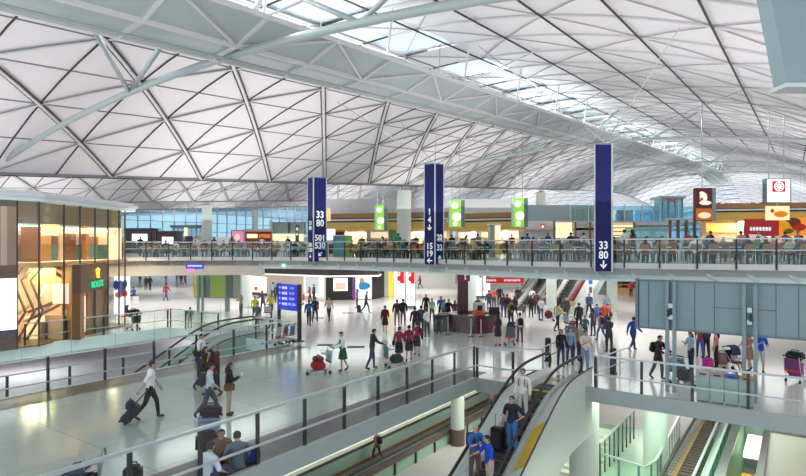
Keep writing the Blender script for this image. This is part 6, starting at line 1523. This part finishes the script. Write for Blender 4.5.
for r in PPL:
    px, py, face, pose, top, bot, fem, hair, low, sl, lab, pack = r[:12]; hh = r[12] if len(r) > 12 else (1.64 if fem else 1.74)
    o = PP(lab, px, py, face, pose=pose, top=top, bot=bot, fem=bool(fem), hair=hair, low=low, sleeve=sl, h=hh, skin=0)
    if pack: backpack(o, 'backpack worn by the '+' '.join(lab.split()[:11]), pack)
    L = lab
    if 'tan shirt' in L or 'neon yellow vest left' in L: pass
    if 'neon yellow vest left' in L: pushing(o, 'luggage trolley pushed by the neon vest worker by the direction sign', (190, 195, 200))
    if 'pink top near' in L: pushing(o, 'luggage trolley with red bag near the mint shop wall', (170, 60, 80), [('red bag on the trolley near the mint wall', (170, 40, 60), (.5, .4, .3))])
    if 'purple shirt' in L: dx, dy = fwd(face, -.55); suitcase('dark case pulled by the man in the purple shirt', o.location.x+dx, o.location.y+dy, face, (40, 30, 45), hl=.3)
    if 'pale olive' in L: pushing(o, 'luggage trolley with a red striped panel pushed by the man in pale olive', (150, 190, 205), [('plaid case on the trolley of the man in pale olive', (150, 100, 110), (.5, .45, .4))])
    if 'pale grey blue behind' in L: pushing(o, 'luggage trolley with an orange front under the column', (235, 95, 40), [('dark case on the orange fronted trolley', (50, 50, 60), (.45, .45, .35))])
    if 'charcoal under' in L: pass
    if 'dark clothes with a black backpack behind' in L: pushing(o, 'luggage trolley half hidden by the left board posts', (150, 165, 175), [('black case on the trolley behind the left board posts', (30, 30, 36), (.45, .5, .4))])
    if 'salmon top holding' in L: dx, dy = fwd(face, .1, .55); bag_on('bright pink and purple childs bag beside the woman in salmon', o.location.x-.42, o.location.y-.15, 10, 0, (205, 60, 150), (.42, .26, .46), 'wheeled_bag')
    if 'seated near the lit poster' in L or 'seated behind the pavilion' in L:
        dx, dy = fwd(face, 0); t = thing('seat_block', 'white and magenta seat under the seated %s' % ('man near the lit poster' if 'near' in L else 'woman behind the pavilion balustrade'), 'seat', (o.location.x, o.location.y, 0), R(face)); m = MB(); m.box(-.3, .3, -.3, .2, 0, .38); m.build('seat_base', M_white, t, off=(0, 0, 0)); m = MB(); m.box(-.3, .3, -.3, .2, .38, .43); m.build('cushion', cm(170, 40, 110), t, bevel=.01, off=(0, 0, 0))
# trolleys standing on their own
for px, py, f, ad, lab in ((572, 319, 60, (170, 180, 190), 'luggage trolley with a tan bag right of the distant escalators'), (684, 381, -60, (70, 150, 190), 'luggage trolley right of the left board posts'), (570, 344, 160, (120, 130, 150), 'luggage trolley left of the woman in pink and jeans'),
                       (272, 345, 75, (190, 200, 205), 'parked trolley with white panel, leftmost in the row by the left void'), (279, 344, 75, (130, 50, 90), 'parked trolley with maroon panel, second in the row by the left void'), (286, 343, 75, (70, 110, 180), 'parked trolley with blue panel, rightmost in the row by the left void'),
                       (508, 345, 10, (90, 100, 110), 'luggage trolley near the woman in the dark dress'), (549, 321, 80, (120, 60, 60), 'luggage trolley with maroon bags before the round column'), (133, 330, 60, (60, 60, 70), 'luggage trolley behind the balustrade right of the pavilion')):
    x, y = G(px, py); trolley(lab, x, y, f, ad)
x, y = G(572, 319); bag_on('tan bag on the trolley right of the distant escalators', x+.02, y+.1, 60, .94, (175, 150, 110), (.6, .4, .3))
x, y = G(549, 321); bag_on('maroon case on the trolley before the round column', x, y+.1, 80, .2, (110, 35, 50), (.45, .5, .5), 'suitcase')
x, y = G(133, 330); bag_on('black bag on the trolley right of the pavilion', x, y+.1, 60, .95, (25, 24, 30), (.6, .45, .3))
# right cart
x, y = G(797, 382); t = trolley('luggage trolley with a purple case at the right edge', x, y, -60, (120, 60, 110)); bag_on('purple case on the trolley at the right edge', x, y+.1, -60, .2, (150, 60, 150), (.5, .35, .6), 'suitcase'); bag_on('black bag on top of the purple case at the right edge', x, y+.1, -60, .82, (30, 28, 34), (.55, .4, .3))
x, y = G(722, 364); bag_on('brown checked bag on the floor between the pink bag and the stroller', x, y, 0, 0, (140, 110, 105), (.5, .3, .5))
# strollers
def stroller(label, x, y, face, col):
    t = thing('stroller', label, 'stroller', (x, y, 0), R(face)); b = (0, 0, 0)
    for sd in (-1, 1):
        m = MB(); m.tube([(sd*.22, -.42, .98), (sd*.22, .28, .12)], .014, 6); m.tube([(sd*.22, .1, .62), (sd*.22, -.32, .1)], .014, 6); m.build('side_frame', M_chrome, t, off=b)
        for yy in (.28, -.32): m = MB(); m.tube([(sd*.22-.02, yy, .085), (sd*.22+.02, yy, .085)], .085, 12); m.build('wheel', M_black, t, off=b)
    m = MB(); m.tube([(-.22, -.42, .98), (.22, -.42, .98)], .02, 8); m.build('push_handle', M_black, t, off=b)
    m = MB(); m.box(-.19, .19, -.15, .2, .38, .44); m.add([(-.19, -.15, .42), (.19, -.15, .42), (.19, -.3, .85), (-.19, -.3, .85), (-.19, -.19, .42), (.19, -.19, .42), (.19, -.34, .85), (-.19, -.34, .85)], [(0, 1, 2, 3), (5, 4, 7, 6), (3, 2, 6, 7), (1, 5, 6, 2), (4, 0, 3, 7)]); m.build('fabric_seat', cm(*col), t, off=b)
    m = MB(); n = 8; V = []
    for i in range(n+1):
        a = R(-10+120*i/n); V += [(-.21, -.22+.34*math.cos(a)*.9, .75+.30*math.sin(a)), (.21, -.22+.34*math.cos(a)*.9, .75+.30*math.sin(a))]
    V2 = [(p[0], p[1]*1.0-.0, p[2]+.015) for p in V]; k = len(V); m.add(V+V2, [(2*i, 2*i+1, 2*i+3, 2*i+2) for i in range(n)]+[(k+2*i+1, k+2*i, k+2*i+2, k+2*i+3) for i in range(n)]); m.build('canopy', cm(*col), t, off=b); return t
x, y = G(735, 372); stroller('navy canopied stroller with a child under the teal board', x, y, 195, (40, 50, 90)); dx, dy = fwd(195, .0)
person('small child sitting in the navy stroller', x+dx, y+dy, 195, pose='seated_child', top=(190, 160, 150), bot=(200, 120, 110), z=.36, h=.95)
x, y = G(511, 342); stroller('dark stroller right of the information desk', x, y, 150, (60, 60, 80))

# diners on the food court chairs
TOPS = [('black', (30, 30, 34)), ('white', (232, 234, 236)), ('navy', (35, 45, 90)), ('grey', (120, 125, 130)), ('pink', (215, 140, 150)), ('blue', (60, 110, 170)), ('maroon', (110, 35, 45)), ('teal', (30, 130, 130)), ('beige', (205, 185, 155)), ('red', (180, 40, 45)), ('plum', (90, 60, 100)), ('olive', (110, 115, 70))]
rnd = random.Random(21); used = set()
for (x, y, ra, row, k, ci) in SEATS:
    if rnd.random() > (.80 if row < 2 else .92): continue
    nm, col = rnd.choice(TOPS); fem = rnd.random() < .45; col = tuple(min(255, max(10, c+rnd.randint(-12, 12))//8*8) for c in col)
    lab = '%s in a %s top, %s of the %s %s row table' % ('woman' if fem else 'man', nm, ('left rail side', 'right stall side', 'right rail side', 'left stall side')[ci], ORD[k], ('front', 'middle', 'back')[row])
    bt = rnd.choice([(40, 42, 52), (55, 65, 95), (60, 55, 55), (90, 90, 95)])
    o = person(lab, x, y, math.degrees(ra)+rnd.uniform(-12, 12), pose=rnd.choice(['sitchair', 'sitchair2']), top=col, bot=bt, fem=fem, hair='long' if fem and rnd.random() < .6 else 'short', z=ZM, h=rnd.choice([1.66, 1.72, 1.78]), sleeve=rnd.choice(['short', 'long']), group='food court diners')
# people standing along the stalls
for i, (px, back, nm, col, face) in enumerate(((232, 8.6, 'grey', (120, 120, 128), 0), (262, 9.5, 'white', (230, 230, 230), 20), (288, 8.8, 'black', (32, 30, 34), 180), (362, 9.4, 'red', (170, 50, 50), 0), (383, 10, 'white', (228, 230, 232), 90), (398, 3.0, 'teal', (20, 130, 110), -20), (416, 9.3, 'navy', (40, 50, 90), 0), (452, 9.4, 'black', (30, 30, 34), 10), (466, 10, 'beige', (200, 180, 150), -90), (478, 9.2, 'grey', (120, 120, 128), 0), (512, 9.6, 'maroon', (120, 40, 50), 0), (528, 9, 'blue', (60, 100, 170), 30), (548, 9.3, 'blue', (50, 90, 180), 180), (571, 9.2, 'black', (30, 30, 34), 0), (584, 9.8, 'white', (230, 232, 235), 40), (625, 3.1, 'white', (225, 225, 222), 0), (633, 3.5, 'brown', (110, 80, 60), 10), (688, 9.6, 'red', (200, 50, 40), 180), (711, 9, 'black', (30, 28, 32), 20), (741, 9.5, 'pink', (210, 140, 150), 0), (760, 9.1, 'white', (230, 230, 232), 90), (786, 9.4, 'purple', (110, 60, 150), 10), (798, 9.8, 'grey', (120, 125, 130), 180), (140, 8.8, 'black', (30, 30, 34), 0), (176, 9.4, 'maroon', (120, 45, 55), 30), (196, 9, 'white', (230, 232, 235), 180), (214, 9.3, 'navy', (40, 50, 90), 20))):
    p, a = edge_at_px(px, 0); sc_ = (p.y+back)/p.y; x, y = p.x*sc_, p.y+back
    person('%s person standing in a %s top before the food stalls' % (ORD[i]+' from the start of the list' if False else ['short', 'slim', 'upright'][i % 3], nm) if False else 'person in %s standing among the food court tables, %s' % (nm, {232: 'behind the pink poster', 262: 'before the reddish shop', 288: 'left of the green totem', 362: 'left of the small green sign', 383: 'left of the white column', 398: 'just before the white column', 416: 'right of the white column', 452: 'below the green sign', 466: 'centre right of the middle pillar', 478: 'left of the grey kiosk', 512: 'below the gold fascia end', 528: 'below the rightmost green sign', 548: 'near the square red sign', 571: 'left of the right pillar', 584: 'close to the right pillar', 625: 'right of the right pillar, tallest', 633: 'beside the tallest one', 688: 'before the glazed brown post shop', 711: 'below the dark red sign', 741: 'left of the red advert', 760: 'before the red advert', 786: 'before the burger advert', 798: 'at the far right edge', 140: 'before the first screen kiosk', 176: 'before the glass hut', 196: 'before the glass hut right side', 214: 'right of the far round column'}[px]), x, y, face, pose=rnd.choice(['stand', 'phone', 'walk']), top=col, bot=(50, 50, 60), fem=i % 2 == 0, hair='long' if i % 4 == 0 else 'short', z=ZM, sleeve='short' if i % 3 else 'long')
